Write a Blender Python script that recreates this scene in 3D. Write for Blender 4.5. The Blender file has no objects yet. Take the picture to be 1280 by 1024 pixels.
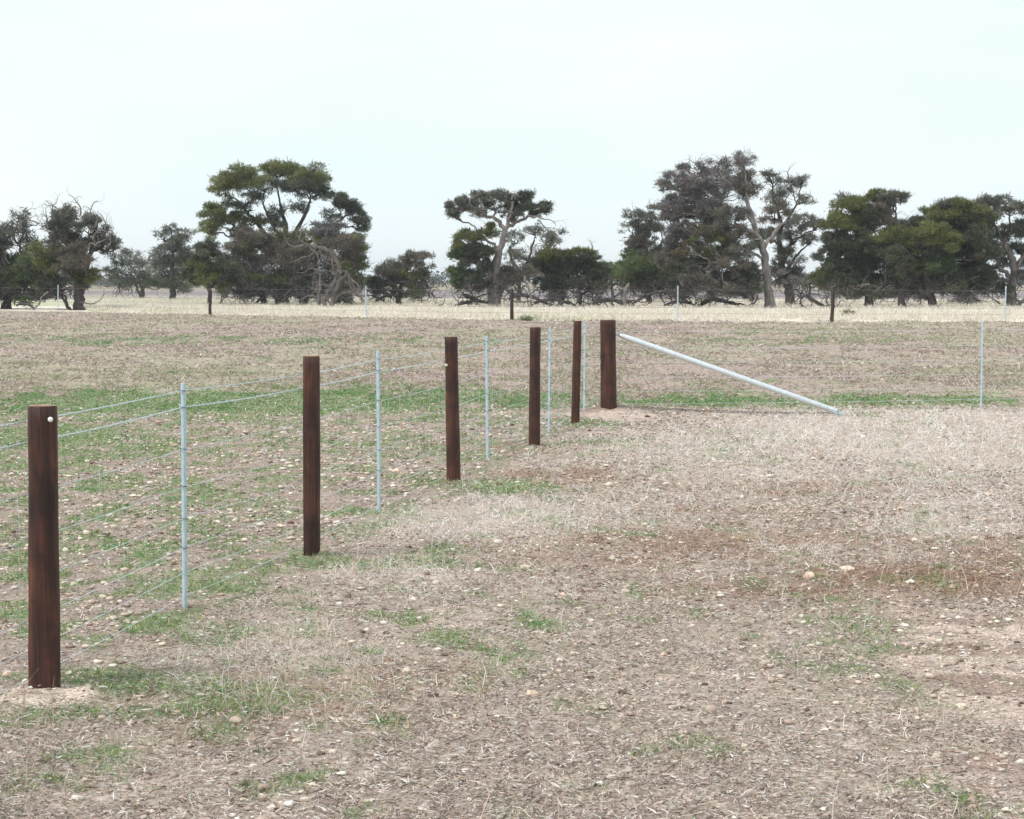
import bpy, math, random
import numpy as np

SC = bpy.context.scene
COL = SC.collection
R = math.radians
rng = np.random.default_rng(7)
random.seed(7)

# ------------------------------------------------------------------ camera, sky, sun, exposure
F = 2400.0                                  # focal length in pixels of the 1280 wide frame
CAMZ = 1.6
PITCH = math.atan2(160.0, F)
cam_d = bpy.data.cameras.new('camera')
cam = bpy.data.objects.new('camera', cam_d)
COL.objects.link(cam)
cam.location = (0, 0, CAMZ)
cam.rotation_euler = (R(90) - PITCH, 0, 0)
cam_d.sensor_width = 36.0
cam_d.lens = 36.0 * F / 1280.0
cam_d.clip_start = 0.1
cam_d.clip_end = 20000
SC.camera = cam

SUN_EL, SUN_AZ = R(50), R(238)              # azimuth clockwise from +Y: behind the camera, to the left
world = bpy.data.worlds.new("World")
SC.world = world
world.use_nodes = True
wn, wl = world.node_tree.nodes, world.node_tree.links
wn.clear()
w_out = wn.new('ShaderNodeOutputWorld')
w_bg = wn.new('ShaderNodeBackground')
w_sky = wn.new('ShaderNodeTexSky')
w_sky.sky_type = 'NISHITA'
w_sky.sun_disc = False
w_sky.sun_elevation = SUN_EL
w_sky.sun_rotation = SUN_AZ
w_tc = wn.new('ShaderNodeTexCoord')
w_map = wn.new('ShaderNodeMapping')
w_map.inputs['Scale'].default_value = (1.3, 1.3, 5.0)
w_noi = wn.new('ShaderNodeTexNoise')
w_noi.inputs['Scale'].default_value = 2.2
w_noi.inputs['Detail'].default_value = 6
w_ramp = wn.new('ShaderNodeValToRGB')
w_ramp.color_ramp.elements[0].position = 0.30
w_ramp.color_ramp.elements[0].color = (6.7, 7.8, 8.1, 1)
w_ramp.color_ramp.elements[1].position = 0.72
w_ramp.color_ramp.elements[1].color = (7.9, 8.2, 8.3, 1)
w_mix = wn.new('ShaderNodeMix')
w_mix.data_type = 'RGBA'
w_mix.inputs['Factor'].default_value = 0.94     # thick overcast over the blue
wl.new(w_tc.outputs['Generated'], w_map.inputs['Vector'])
wl.new(w_map.outputs['Vector'], w_noi.inputs['Vector'])
wl.new(w_noi.outputs['Fac'], w_ramp.inputs['Fac'])
wl.new(w_sky.outputs['Color'], w_mix.inputs['A'])
wl.new(w_ramp.outputs['Color'], w_mix.inputs['B'])
wl.new(w_mix.outputs['Result'], w_bg.inputs['Color'])
w_bg.inputs['Strength'].default_value = 0.1
wl.new(w_bg.outputs['Background'], w_out.inputs['Surface'])

sun_d = bpy.data.lights.new('sun', 'SUN')
sun_d.energy = 2.0
sun_d.angle = R(14)
sun_d.color = (1.0, 0.93, 0.90)
sun = bpy.data.objects.new('sun', sun_d)
COL.objects.link(sun)
sun.rotation_euler = (R(90) - SUN_EL, 0, -SUN_AZ + math.pi)
sun.location = (-20, -20, 40)

SC.view_settings.view_transform = 'Standard'
SC.view_settings.look = 'None'
SC.view_settings.exposure = 0.41
SC.view_settings.gamma = 1.0
SC.cycles.max_bounces = 5
SC.cycles.diffuse_bounces = 3
SC.cycles.transparent_max_bounces = 8

# ------------------------------------------------------------------ pixel <-> place
CP, SP = math.cos(PITCH), math.sin(PITCH)
def raydir(px, py):
    u, v = (px - 640) / F, (512 - py) / F
    return (u, CP + v * SP, -SP + v * CP)
def ground(px, py, z=0.0):
    d = raydir(px, py); t = (z - CAMZ) / d[2]
    return (d[0] * t, d[1] * t)
def at(px, py, Y):
    d = raydir(px, py); t = Y / d[1]
    return np.array([d[0] * t, Y, CAMZ + d[2] * t])
def mpp(Y): return Y / F                   # metres in one picture pixel at distance Y

# ------------------------------------------------------------------ noise
def _hash(ix, iy, s):
    h = (ix.astype(np.int64) * 374761393 + iy.astype(np.int64) * 668265263 + s * 1442695041) & 0xffffffff
    h = ((h ^ (h >> 13)) * 1274126177) & 0xffffffff
    h = (h ^ (h >> 16)) & 0xffffff
    return h / float(0xffffff)
def vnoise(x, y, s=0):
    ix, iy = np.floor(x), np.floor(y)
    fx, fy = x - ix, y - iy
    fx = fx * fx * (3 - 2 * fx); fy = fy * fy * (3 - 2 * fy)
    a = _hash(ix, iy, s); b = _hash(ix + 1, iy, s); c = _hash(ix, iy + 1, s); d = _hash(ix + 1, iy + 1, s)
    return (a * (1 - fx) + b * fx) * (1 - fy) + (c * (1 - fx) + d * fx) * fy
def fbm(x, y, s=0, o=4):
    t = 0; a = 0.5; n = 0
    for k in range(o):
        t = t + a * vnoise(x * 2 ** k + 17.3 * k, y * 2 ** k - 9.1 * k, s + k); n += a; a *= 0.55
    return t / n
def sstep(a, b, x):
    t = np.clip((x - a) / (b - a), 0, 1); return t * t * (3 - 2 * t)

# ------------------------------------------------------------------ objects
def tag(o, label=None, cat=None, group=None, kind=None):
    if label: o['label'] = label
    if cat: o['category'] = cat
    if group: o['group'] = group
    if kind: o['kind'] = kind
    return o
def empty(name, loc=(0, 0, 0), label=None, cat=None, group=None):
    o = bpy.data.objects.new(name, None); COL.objects.link(o)
    o.location = loc; o.empty_display_size = 0.2
    return tag(o, label, cat, group)
def mesh_obj(name, V, Fc, mat, parent=None, smooth=False, col=None, origin=None):
    """V (n,3) world coordinates, Fc list or int array of faces; children keep their parent's offset"""
    V = np.asarray(V, dtype=np.float32).reshape(-1, 3)
    off = np.zeros(3, np.float32)
    if parent is not None:
        p = parent
        while p is not None:
            off += np.array(p.location, np.float32); p = p.parent
    elif origin is not None:
        off = np.array(origin, np.float32)
    me = bpy.data.meshes.new(name)
    V = V - off
    if isinstance(Fc, np.ndarray):
        k = Fc.shape[1]
        me.vertices.add(len(V)); me.vertices.foreach_set('co', V.ravel())
        me.loops.add(Fc.size); me.loops.foreach_set('vertex_index', Fc.astype(np.int32).ravel())
        me.polygons.add(len(Fc))
        me.polygons.foreach_set('loop_start', np.arange(0, Fc.size, k, dtype=np.int32))
        me.polygons.foreach_set('loop_total', np.full(len(Fc), k, dtype=np.int32))
        me.update(calc_edges=True)
    else:
        me.from_pydata(V.tolist(), [], Fc); me.update()
    if col is not None:
        a = me.color_attributes.new('col', 'FLOAT_COLOR', 'POINT')
        c4 = np.ones((len(V), 4), np.float32); c4[:, :3] = col
        a.data.foreach_set('color', c4.ravel())
    if smooth:
        me.polygons.foreach_set('use_smooth', np.ones(len(me.polygons), dtype=bool))
    me.materials.append(mat)
    o = bpy.data.objects.new(name, me); COL.objects.link(o)
    if parent is not None: o.parent = parent
    elif origin is not None: o.location = origin
    return o

# ------------------------------------------------------------------ materials
def new_mat(name):
    m = bpy.data.materials.new(name); m.use_nodes = True
    nt = m.node_tree
    b = nt.nodes['Principled BSDF']
    return m, nt.nodes, nt.links, b
def noise(n, scale, detail=4, rough=0.6):
    t = n.new('ShaderNodeTexNoise'); t.inputs['Scale'].default_value = scale
    t.inputs['Detail'].default_value = detail; t.inputs['Roughness'].default_value = rough
    return t
def ramp(n, stops):
    r = n.new('ShaderNodeValToRGB'); e = r.color_ramp.elements
    e[0].position, e[0].color = stops[0][0], (*stops[0][1], 1)
    e[1].position, e[1].color = stops[-1][0], (*stops[-1][1], 1)
    for p, c in stops[1:-1]:
        x = e.new(p); x.color = (*c, 1)
    return r

def ground_material():
    m, n, l, b = new_mat('soil')
    tc = n.new('ShaderNodeTexCoord')
    at_ = n.new('ShaderNodeAttribute'); at_.attribute_name = 'col'
    n1 = noise(n, 9.0, 8, 0.75); n2 = noise(n, 70.0, 5, 0.7)
    l.new(tc.outputs['Object'], n1.inputs['Vector']); l.new(tc.outputs['Object'], n2.inputs['Vector'])
    r1 = ramp(n, [(0.3, (0.58, 0.57, 0.55)), (0.5, (1, 1, 1)), (0.7, (1.36, 1.35, 1.32))])
    r2 = ramp(n, [(0.32, (0.42, 0.40, 0.38)), (0.5, (1, 1, 1)), (0.66, (1.65, 1.62, 1.56))])
    l.new(n1.outputs['Fac'], r1.inputs['Fac']); l.new(n2.outputs['Fac'], r2.inputs['Fac'])
    x1 = n.new('ShaderNodeMix'); x1.data_type = 'RGBA'; x1.blend_type = 'MULTIPLY'; x1.inputs['Factor'].default_value = 1
    x2 = n.new('ShaderNodeMix'); x2.data_type = 'RGBA'; x2.blend_type = 'MULTIPLY'; x2.inputs['Factor'].default_value = 1
    l.new(at_.outputs['Color'], x1.inputs['A']); l.new(r1.outputs['Color'], x1.inputs['B'])
    l.new(x1.outputs['Result'], x2.inputs['A']); l.new(r2.outputs['Color'], x2.inputs['B'])
    l.new(x2.outputs['Result'], b.inputs['Base Color'])
    b.inputs['Roughness'].default_value = 1.0; b.inputs['Specular IOR Level'].default_value = 0.1
    bp = n.new('ShaderNodeBump'); bp.inputs['Strength'].default_value = 0.8; bp.inputs['Distance'].default_value = 0.02
    l.new(n1.outputs['Fac'], bp.inputs['Height'])
    bp2 = n.new('ShaderNodeBump'); bp2.inputs['Strength'].default_value = 0.7; bp2.inputs['Distance'].default_value = 0.006
    l.new(n2.outputs['Fac'], bp2.inputs['Height']); l.new(bp.outputs['Normal'], bp2.inputs['Normal'])
    l.new(bp2.outputs['Normal'], b.inputs['Normal'])
    return m
M_SOIL = ground_material()

def attr_material(name, translucent=0.25, rough=0.8, spec=0.2):
    m, n, l, b = new_mat(name)
    at_ = n.new('ShaderNodeAttribute'); at_.attribute_name = 'col'
    l.new(at_.outputs['Color'], b.inputs['Base Color'])
    b.inputs['Roughness'].default_value = rough; b.inputs['Specular IOR Level'].default_value = spec
    if translucent:
        t = n.new('ShaderNodeBsdfTranslucent'); l.new(at_.outputs['Color'], t.inputs['Color'])
        mx = n.new('ShaderNodeMixShader'); mx.inputs['Fac'].default_value = translucent
        l.new(b.outputs['BSDF'], mx.inputs[1]); l.new(t.outputs['BSDF'], mx.inputs[2])
        l.new(mx.outputs['Shader'], n['Material Output'].inputs['Surface'])
    return m
M_GRASS = attr_material('grass_blade', 0.25)
M_LEAF = attr_material('leaf', 0.32, 0.6, 0.35)

def stone_material():
    m, n, l, b = new_mat('limestone')
    at_ = n.new('ShaderNodeAttribute'); at_.attribute_name = 'col'
    tc = n.new('ShaderNodeTexCoord'); nn = noise(n, 60, 6, 0.7)
    l.new(tc.outputs['Object'], nn.inputs['Vector'])
    r = ramp(n, [(0.3, (0.62, 0.56, 0.50)), (0.62, (1.12, 1.1, 1.08))])
    l.new(nn.outputs['Fac'], r.inputs['Fac'])
    x = n.new('ShaderNodeMix'); x.data_type = 'RGBA'; x.blend_type = 'MULTIPLY'; x.inputs['Factor'].default_value = 1
    l.new(at_.outputs['Color'], x.inputs['A']); l.new(r.outputs['Color'], x.inputs['B'])
    l.new(x.outputs['Result'], b.inputs['Base Color'])
    b.inputs['Roughness'].default_value = 0.95
    bp = n.new('ShaderNodeBump'); bp.inputs['Strength'].default_value = 0.7; bp.inputs['Distance'].default_value = 0.006
    l.new(nn.outputs['Fac'], bp.inputs['Height']); l.new(bp.outputs['Normal'], b.inputs['Normal'])
    return m
M_STONE = stone_material()

def timber_material(name, dark, mid, light, scale=1.0):
    m, n, l, b = new_mat(name)
    tc = n.new('ShaderNodeTexCoord')
    mp = n.new('ShaderNodeMapping'); mp.inputs['Scale'].default_value = (34 * scale, 34 * scale, 1.6)
    oi = n.new('ShaderNodeObjectInfo')
    va = n.new('ShaderNodeVectorMath'); va.operation = 'ADD'
    l.new(tc.outputs['Object'], va.inputs[0]); l.new(oi.outputs['Location'], va.inputs[1])
    l.new(va.outputs['Vector'], mp.inputs['Vector'])
    g = noise(n, 1.0, 8, 0.7); l.new(mp.outputs['Vector'], g.inputs['Vector'])
    blot = noise(n, 6.0, 5, 0.6); l.new(va.outputs['Vector'], blot.inputs['Vector'])
    r1 = ramp(n, [(0.30, dark), (0.52, mid), (0.72, light)])
    l.new(g.outputs['Fac'], r1.inputs['Fac'])
    r2 = ramp(n, [(0.36, (0.42, 0.42, 0.46)), (0.6, (1.15, 1.08, 1.0))])
    l.new(blot.outputs['Fac'], r2.inputs['Fac'])
    x = n.new('ShaderNodeMix'); x.data_type = 'RGBA'; x.blend_type = 'MULTIPLY'; x.inputs['Factor'].default_value = 1
    l.new(r1.outputs['Color'], x.inputs['A']); l.new(r2.outputs['Color'], x.inputs['B'])
    l.new(x.outputs['Result'], b.inputs['Base Color'])
    mp2 = n.new('ShaderNodeMapping'); mp2.inputs['Scale'].default_value = (24 * scale, 24 * scale, 0.9)
    l.new(va.outputs['Vector'], mp2.inputs['Vector'])
    ck = noise(n, 1.0, 3, 0.5); l.new(mp2.outputs['Vector'], ck.inputs['Vector'])
    rc_ = ramp(n, [(0.475, (1, 1, 1)), (0.50, (0.22, 0.2, 0.2)), (0.525, (1, 1, 1))]); l.new(ck.outputs['Fac'], rc_.inputs['Fac'])
    x2 = n.new('ShaderNodeMix'); x2.data_type = 'RGBA'; x2.blend_type = 'MULTIPLY'; x2.inputs['Factor'].default_value = 0.55
    l.new(x.outputs['Result'], x2.inputs['A']); l.new(rc_.outputs['Color'], x2.inputs['B']); l.new(x2.outputs['Result'], b.inputs['Base Color'])
    b.inputs['Roughness'].default_value = 0.6; b.inputs['Specular IOR Level'].default_value = 0.45
    ad = n.new('ShaderNodeMath'); ad.operation = 'ADD'; l.new(g.outputs['Fac'], ad.inputs[0]); l.new(rc_.outputs['Color'], ad.inputs[1])
    bp = n.new('ShaderNodeBump'); bp.inputs['Strength'].default_value = 0.6; bp.inputs['Distance'].default_value = 0.004
    l.new(ad.outputs['Value'], bp.inputs['Height']); l.new(bp.outputs['Normal'], b.inputs['Normal'])
    return m
M_TIMBER = timber_material('treated_timber', (0.016, 0.008, 0.007), (0.068, 0.025, 0.016), (0.165, 0.055, 0.030))
M_ENDGRAIN = timber_material('end_grain', (0.22, 0.12, 0.07), (0.42, 0.26, 0.17), (0.60, 0.42, 0.30))
M_OLDPOST = timber_material('weathered_timber', (0.015, 0.011, 0.010), (0.045, 0.026, 0.020), (0.09, 0.045, 0.03))

def metal_material(name, c1, c2, metallic=0.35, rough=0.5):
    m, n, l, b = new_mat(name)
    tc = n.new('ShaderNodeTexCoord'); nn = noise(n, 25, 5, 0.7)
    l.new(tc.outputs['Object'], nn.inputs['Vector'])
    r = ramp(n, [(0.35, c1), (0.65, c2)]); l.new(nn.outputs['Fac'], r.inputs['Fac'])
    l.new(r.outputs['Color'], b.inputs['Base Color'])
    b.inputs['Metallic'].default_value = metallic; b.inputs['Roughness'].default_value = rough
    return m
M_GALV = metal_material('galvanised_steel', (0.42, 0.56, 0.64), (0.56, 0.69, 0.76), 0.2, 0.5)
M_PIPE = metal_material('bright_galvanised_pipe', (0.60, 0.66, 0.69), (0.78, 0.83, 0.85), 0.45, 0.38)
M_WIRE = metal_material('galvanised_wire', (0.48, 0.58, 0.60), (0.72, 0.80, 0.82), 0.2, 0.4)
M_OLDWIRE = metal_material('old_wire', (0.06, 0.06, 0.07), (0.13, 0.12, 0.12), 0.3, 0.6)
M_PLASTIC = metal_material('white_plastic', (0.8, 0.8, 0.78), (0.88, 0.88, 0.85), 0.0, 0.35)

def bark_material(name, dark, light, sc=5.0):
    m, n, l, b = new_mat(name)
    tc = n.new('ShaderNodeTexCoord'); mp = n.new('ShaderNodeMapping')
    mp.inputs['Scale'].default_value = (sc, sc, sc * 0.3)
    l.new(tc.outputs['Object'], mp.inputs['Vector'])
    nn = noise(n, 1.0, 7, 0.7); l.new(mp.outputs['Vector'], nn.inputs['Vector'])
    r = ramp(n, [(0.35, dark), (0.65, light)]); l.new(nn.outputs['Fac'], r.inputs['Fac'])
    l.new(r.outputs['Color'], b.inputs['Base Color'])
    b.inputs['Roughness'].default_value = 0.95; b.inputs['Specular IOR Level'].default_value = 0.1
    bp = n.new('ShaderNodeBump'); bp.inputs['Strength'].default_value = 0.8; bp.inputs['Distance'].default_value = 0.05
    l.new(nn.outputs['Fac'], bp.inputs['Height']); l.new(bp.outputs['Normal'], b.inputs['Normal'])
    return m
M_BARK = bark_material('dark_bark', (0.035, 0.030, 0.028), (0.12, 0.10, 0.095))
M_GREYBARK = bark_material('grey_bark', (0.12, 0.105, 0.10), (0.30, 0.27, 0.25))
M_GREYBARK2 = bark_material('weathered_grey_bark', (0.09, 0.08, 0.075), (0.22, 0.195, 0.18))
M_DEAD = bark_material('dead_wood', (0.10, 0.09, 0.085), (0.33, 0.30, 0.28))
M_DARKDEAD = bark_material('dark_dead_wood', (0.03, 0.028, 0.028), (0.13, 0.115, 0.11))

# ------------------------------------------------------------------ where things grow (all in metres on the ground)
FENCE = [ground(56, 866), ground(390, 695), ground(567, 603), ground(668, 556), ground(719, 529), ground(761, 518)]
def fence_x(y):
    ys = [p[1] for p in FENCE]; xs = [p[0] for p in FENCE]
    y = np.asarray(y, float)
    x = np.interp(y, ys, xs)
    x = np.where(y < ys[0], xs[0] + (y - ys[0]) * 0.172, x)
    return x
def blob(x, y, px, py, rx, ry):
    """soft elliptical patch on the ground round the point seen at px, py"""
    cx, cy = ground(px, py)
    y2 = ground(px, py + ry)[1]; y1 = ground(px, py - ry)[1]
    ay = (y1 - y2) / 2; ax = rx * mpp(cy)
    d = ((x - cx) / ax) ** 2 + ((y - cy) / ay) ** 2
    return np.exp(-d * 0.9)
GREEN_BLOBS = [  # px, py, rx, ry, amount
    (300, 505, 330, 17, 1.0), (60, 545, 140, 22, 0.85), (640, 500, 120, 10, 0.75), (450, 498, 130, 13, 0.8), (900, 500, 150, 8, .75),
    (1130, 502, 180, 9, .7), (60, 590, 110, 30, .5), (180, 610, 110, 26, .55), (90, 690, 100, 34, .55), (230, 700, 60, 30, .4),
    (160, 560, 90, 18, .55), (40, 780, 60, 30, .4), (190, 790, 45, 14, .6), (170, 862, 150, 16, 1.1), (270, 882, 90, 26, .95), (120, 893, 130, 12, .9),
    (300, 905, 40, 18, .6), (30, 905, 60, 12, .7), (400, 702, 50, 9, 1.2), (500, 706, 110, 10, .9), (560, 690, 60, 8, .7), (330, 735, 70, 14, .4),
    (630, 608, 55, 9, 1.3), (560, 603, 30, 7, .7), (735, 530, 50, 5, .9), (745, 553, 50, 5, .7), (690, 556, 36, 5, .5),
    (480, 775, 36, 9, .8), (560, 800, 50, 12, .75), (690, 790, 34, 18, .55), (800, 775, 40, 10, .4), (1045, 775, 24, 7, .75),
    (1105, 812, 26, 12, .45), (1170, 710, 34, 8, .5), (430, 640, 60, 14, .3), (470, 560, 90, 10, .35), (250, 425, 330, 7, .38),
    (600, 430, 200, 6, .2), (980, 425, 200, 8, .25), (985, 905, 18, 9, .4), (1085, 520, 22, 5, .7), (640, 820, 40, 14, .4),
    (1060, 600, 60, 8, .3), (860, 560, 60, 5, .3), (230, 378, 120, 3, .55), (610, 745, 70, 10, .3), (150, 520, 150, 10, .6)]
PALE_BLOBS = [(1150, 545, 230, 34, 1.5), (1240, 530, 120, 20, 1.4), (900, 560, 170, 20, .8), (1000, 590, 330, 22, .6), (610, 648, 120, 22, 1.1), (480, 718, 70, 12, .8),
              (760, 640, 120, 20, .5), (1180, 620, 130, 24, .6), (860, 620, 140, 16, .4), (1240, 640, 80, 24, .5),
              (520, 720, 80, 18, .4), (360, 840, 110, 40, .35), (1000, 690, 120, 18, .3), (1190, 660, 120, 16, .5)]
BROWN_BLOBS = [(720, 595, 170, 12, .8), (1000, 610, 220, 10, .6), (900, 680, 240, 22, .75), (1150, 725, 170, 22, 1.0),
               (760, 700, 140, 16, .55), (1240, 700, 90, 24, .6), (1000, 740, 150, 14, .6), (640, 560, 90, 8, .5),
               (860, 640, 130, 10, .5), (380, 860, 140, 40, .4)]
POST_BLOBS = [(57, 874, 66, 12, 1.1), (786, 521, 42, 4, 1.1), (705, 518, 90, 2.5, .9), (735, 520, 40, 3, .9)]
BARE_BLOBS = [(1230, 836, 100, 36, 1.7), (1185, 790, 70, 18, 1.3), (1265, 885, 90, 28, 1.2), (1240, 960, 90, 30, .8), (1250, 790, 90, 18, 1.4), (60, 880, 90, 9, .9),
              (1180, 770, 70, 8, .6), (785, 521, 45, 4, 1.0), (700, 519, 110, 3.2, .6), (760, 880, 180, 40, .2), (1000, 830, 200, 50, .15)]
def masks(x, y):
    g = np.zeros_like(x); p = np.zeros_like(x); b = np.zeros_like(x); r = np.zeros_like(x)
    for q in GREEN_BLOBS: g = np.maximum(g, q[4] * blob(x, y, *q[:4]))
    for q in PALE_BLOBS: p = np.maximum(p, q[4] * blob(x, y, *q[:4]))
    for q in BROWN_BLOBS: b = np.maximum(b, q[4] * blob(x, y, *q[:4]))
    for q in BARE_BLOBS: r = np.maximum(r, q[4] * blob(x, y, *q[:4]))
    pb = np.zeros_like(x)
    for q in POST_BLOBS: pb = np.maximum(pb, q[4] * sstep(0.3, 0.55, blob(x, y, *q[:4])))
    r = np.maximum(r, pb)
    n1 = fbm(x * 1.7, y * 0.9, 3, 4); n2 = fbm(x * 4.5, y * 3.5, 11, 4); n3 = fbm(x * 0.35, y * 0.12, 23, 3)
    graw = g.copy()
    g = np.clip(g * 1.25 + (n1 - 0.5) * 1.1 + (n2 - 0.5) * 1.5 + 0.03 * (y < 26) + (0.17 * (x < fence_x(y)) + 0.03) * (y < 24), 0, 1)
    near = sstep(27, 23, y)
    onside = sstep(-0.15, 0.25, x - fence_x(y)) * near
    left = (1 - sstep(-0.15, 0.25, x - fence_x(y))) * near
    spots = sstep(0.44, 0.62, fbm(x * 6.5, y * 4.5, 241, 4))
    fine = sstep(0.42, 0.60, fbm(x * 4.2, y * 3.4, 251, 4))
    strong = sstep(0.45, 0.75, graw)
    g0 = sstep(0.16, 0.74, g + onside * 0.10 * spots)
    g0 = g0 * (1 - onside * 0.72 * (1 - spots) * (1 - strong))
    gl = np.clip(0.9 * sstep(0.4, 0.85, graw) + fine * (0.62 + 0.8 * graw) + 0.25 * graw, 0, 1)
    g = (g0 * (1 - left) + gl * left) * (1 - 0.85 * np.clip(pb, 0, 1))
    p = np.clip(p + (n2 - 0.5) * 0.7 + (n1 - 0.5) * 0.5, 0, 1) * (p > 0.03)
    b = np.clip(b + (n1 - 0.5) * 0.8, 0, 1) * (b > 0.03)
    r = np.clip(r * 1.15 + (n2 - 0.5) * 0.9, 0, 1) * (r > 0.03)
    g = g * (1 - 0.8 * r)
    side = sstep(-0.15, 0.25, x - fence_x(y))          # 0 in the stony paddock, 1 on the grassy side
    beyond = sstep(23.6, 24.6, y - 0.10 * (x - 1.2))   # past the cross fence
    side = side * (1 - beyond)
    return g, p, b, r, side, beyond, n3

FARPTS = [(-70, 150), (-40, 118), (-25, 103), (-14.7, 93.2), (0, 80), (12.8, 76.8), (20.5, 76.0), (50, 72), (90, 70)]
def far_y(x):
    return np.interp(x, [p[0] for p in FARPTS], [p[1] for p in FARPTS])

MOUNDS = [(*ground(762, 517), 0.42, 0.36, 0.075), (*ground(57, 868), 0.26, 0.24, 0.02), (*ground(700, 519), 1.0, 0.5, 0.025)]
def gz(x, y):
    x = np.asarray(x, float); y = np.asarray(y, float)
    z = (fbm(x * 0.5, y * 0.5, 40, 3) - 0.5) * 0.05
    z += (fbm(x * 2.6, y * 2.6, 50, 4) - 0.5) * 0.045
    z += (fbm(x * 11, y * 11, 60, 3) - 0.5) * 0.026 * np.clip((45 - y) / 20, 0, 1)
    far = sstep(26, 40, y) * (1 - sstep(95, 130, y))
    z += (fbm(x * 1.2, y * 0.55, 70, 4) - 0.5) * 0.16 * far
    z *= 1 - sstep(150, 260, np.hypot(x, y))
    for mx, my, ax, ay, h in MOUNDS:
        z = z + h * np.exp(-((x - mx) / ax) ** 2 - ((y - my) / ay) ** 2)
    return z

def ground_color(x, y):
    g, p, b, r, side, beyond, n3 = masks(x, y)
    c_stony = np.array([0.34, 0.27, 0.235]); c_litter = np.array([0.39, 0.325, 0.28])
    c_far1 = np.array([0.385, 0.305, 0.275]); c_far2 = np.array([0.375, 0.33, 0.265])
    c = c_stony[None] * (1 - side[:, None]) + c_litter[None] * side[:, None]
    t = fbm(x * 0.22, y * 0.10, 31, 4); t = sstep(0.42, 0.62, t)[:, None]
    cf = c_far1 * (1 - t) + c_far2 * t
    c = c * (1 - beyond[:, None]) + cf * beyond[:, None]
    mixin = lambda c, m, k: c * (1 - m[:, None]) + np.array(k) * m[:, None]
    c = mixin(c, b * 0.75 * (1 - beyond), (0.22, 0.135, 0.095))
    c = mixin(c, p * 0.7, (0.55, 0.48, 0.43))
    c = mixin(c, np.clip(r, 0, 1) * 0.9, (0.52, 0.42, 0.365))
    c = mixin(c, np.clip(r, 0, 1) * sstep(0.50, 0.60, fbm(x * 1.2, y * 4.0, 211, 4)) * 0.75, (0.28, 0.20, 0.17))
    pr = np.zeros_like(x)
    for q in POST_BLOBS[:1]: pr = np.maximum(pr, sstep(0.3, 0.5, blob(x, y, *q[:4])))
    c = mixin(c, pr * 0.7, (0.66, 0.56, 0.48))
    c = mixin(c, g * 0.72, (0.185, 0.25, 0.125))
    pale = sstep(-1.5, 1.0, y - far_y(x)) * (1 - sstep(165, 185, y))
    c = mixin(c, pale, (0.70, 0.64, 0.55))
    gp = pale * sstep(0.5, 0.62, fbm(x * 0.09, y * 0.03, 88, 3)) * sstep(120, 130, y)
    c = mixin(c, gp * 0.55, (0.30, 0.33, 0.15))
    c = mixin(c, sstep(165, 185, y), (0.27, 0.24, 0.235))
    c = mixin(c, sstep(330, 380, y), (0.36, 0.31, 0.23))
    m = 0.86 + 0.28 * fbm(x * 6, y * 6, 5, 3)
    return c * m[:, None]

# ------------------------------------------------------------------ ground sheet
def build_ground():
    d = [4.0]
    while d[-1] < 110: d.append(d[-1] * 1.0036)
    while d[-1] < 9000: d.append(d[-1] * 1.03)
    pre = [-60, -30, -15, -8, -4, -1.5, 0, 1, 1.8, 2.4, 2.9, 3.3, 3.6, 3.8]
    ys = np.array(pre + d)
    inner = np.linspace(-0.34, 0.34, 460)
    outer = [0.36, 0.40, 0.46, 0.55, 0.7, 0.9, 1.3, 2, 3.5, 7, 15]
    ts = np.concatenate([-np.array(outer[::-1]), inner, outer])
    W = np.where(ys > 4, ys, 4.0)
    X = W[:, None] * ts[None]; Y = np.repeat(ys[:, None], len(ts), 1)
    x, y = X.ravel(), Y.ravel()
    V = np.stack([x, y, gz(x, y)], 1)
    nr, nc = len(ys), len(ts)
    i = np.arange(nr - 1)[:, None] * nc + np.arange(nc - 1)[None]
    i = i.ravel()
    Fq = np.stack([i, i + 1, i + nc + 1, i + nc], 1)
    o = mesh_obj('ground', V, Fq, M_SOIL, col=ground_color(x, y), smooth=True)
    tag(o, kind='structure')
build_ground()

# ------------------------------------------------------------------ tubes
class Tubes:
    def __init__(s, sides=6): s.V = []; s.F = []; s.n = 0; s.k = sides
    def add(s, pts, rad, cap=True, sides=None):
        k = sides or s.k
        P = np.asarray(pts, float); n = len(P)
        r = np.broadcast_to(np.asarray(rad, float), (n,))
        T = np.gradient(P, axis=0); T /= np.maximum(np.linalg.norm(T, axis=1)[:, None], 1e-9)
        up = np.array([0.0, 0, 1]) if abs(T[0][2]) < 0.9 else np.array([1.0, 0, 0])
        a = np.cross(T[0], up); a /= np.linalg.norm(a)
        ang = np.arange(k) * 2 * math.pi / k; ca, sa = np.cos(ang), np.sin(ang)
        for j in range(n):
            a = a - T[j] * np.dot(a, T[j]); a /= max(np.linalg.norm(a), 1e-9)
            b = np.cross(T[j], a)
            s.V.append(P[j] + r[j] * (ca[:, None] * a + sa[:, None] * b))
        o = s.n
        for j in range(n - 1):
            for q in range(k):
                q2 = (q + 1) % k
                s.F.append((o + j * k + q, o + j * k + q2, o + (j + 1) * k + q2, o + (j + 1) * k + q))
        if cap:
            s.F.append(tuple(o + q for q in range(k))[::-1]); s.F.append(tuple(o + (n - 1) * k + q for q in range(k)))
        s.n += n * k
    def build(s, name, mat, parent=None, origin=None, smooth=True):
        if not s.V: return None
        return mesh_obj(name, np.concatenate(s.V), s.F, mat, parent, smooth=smooth, origin=origin)

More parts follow.
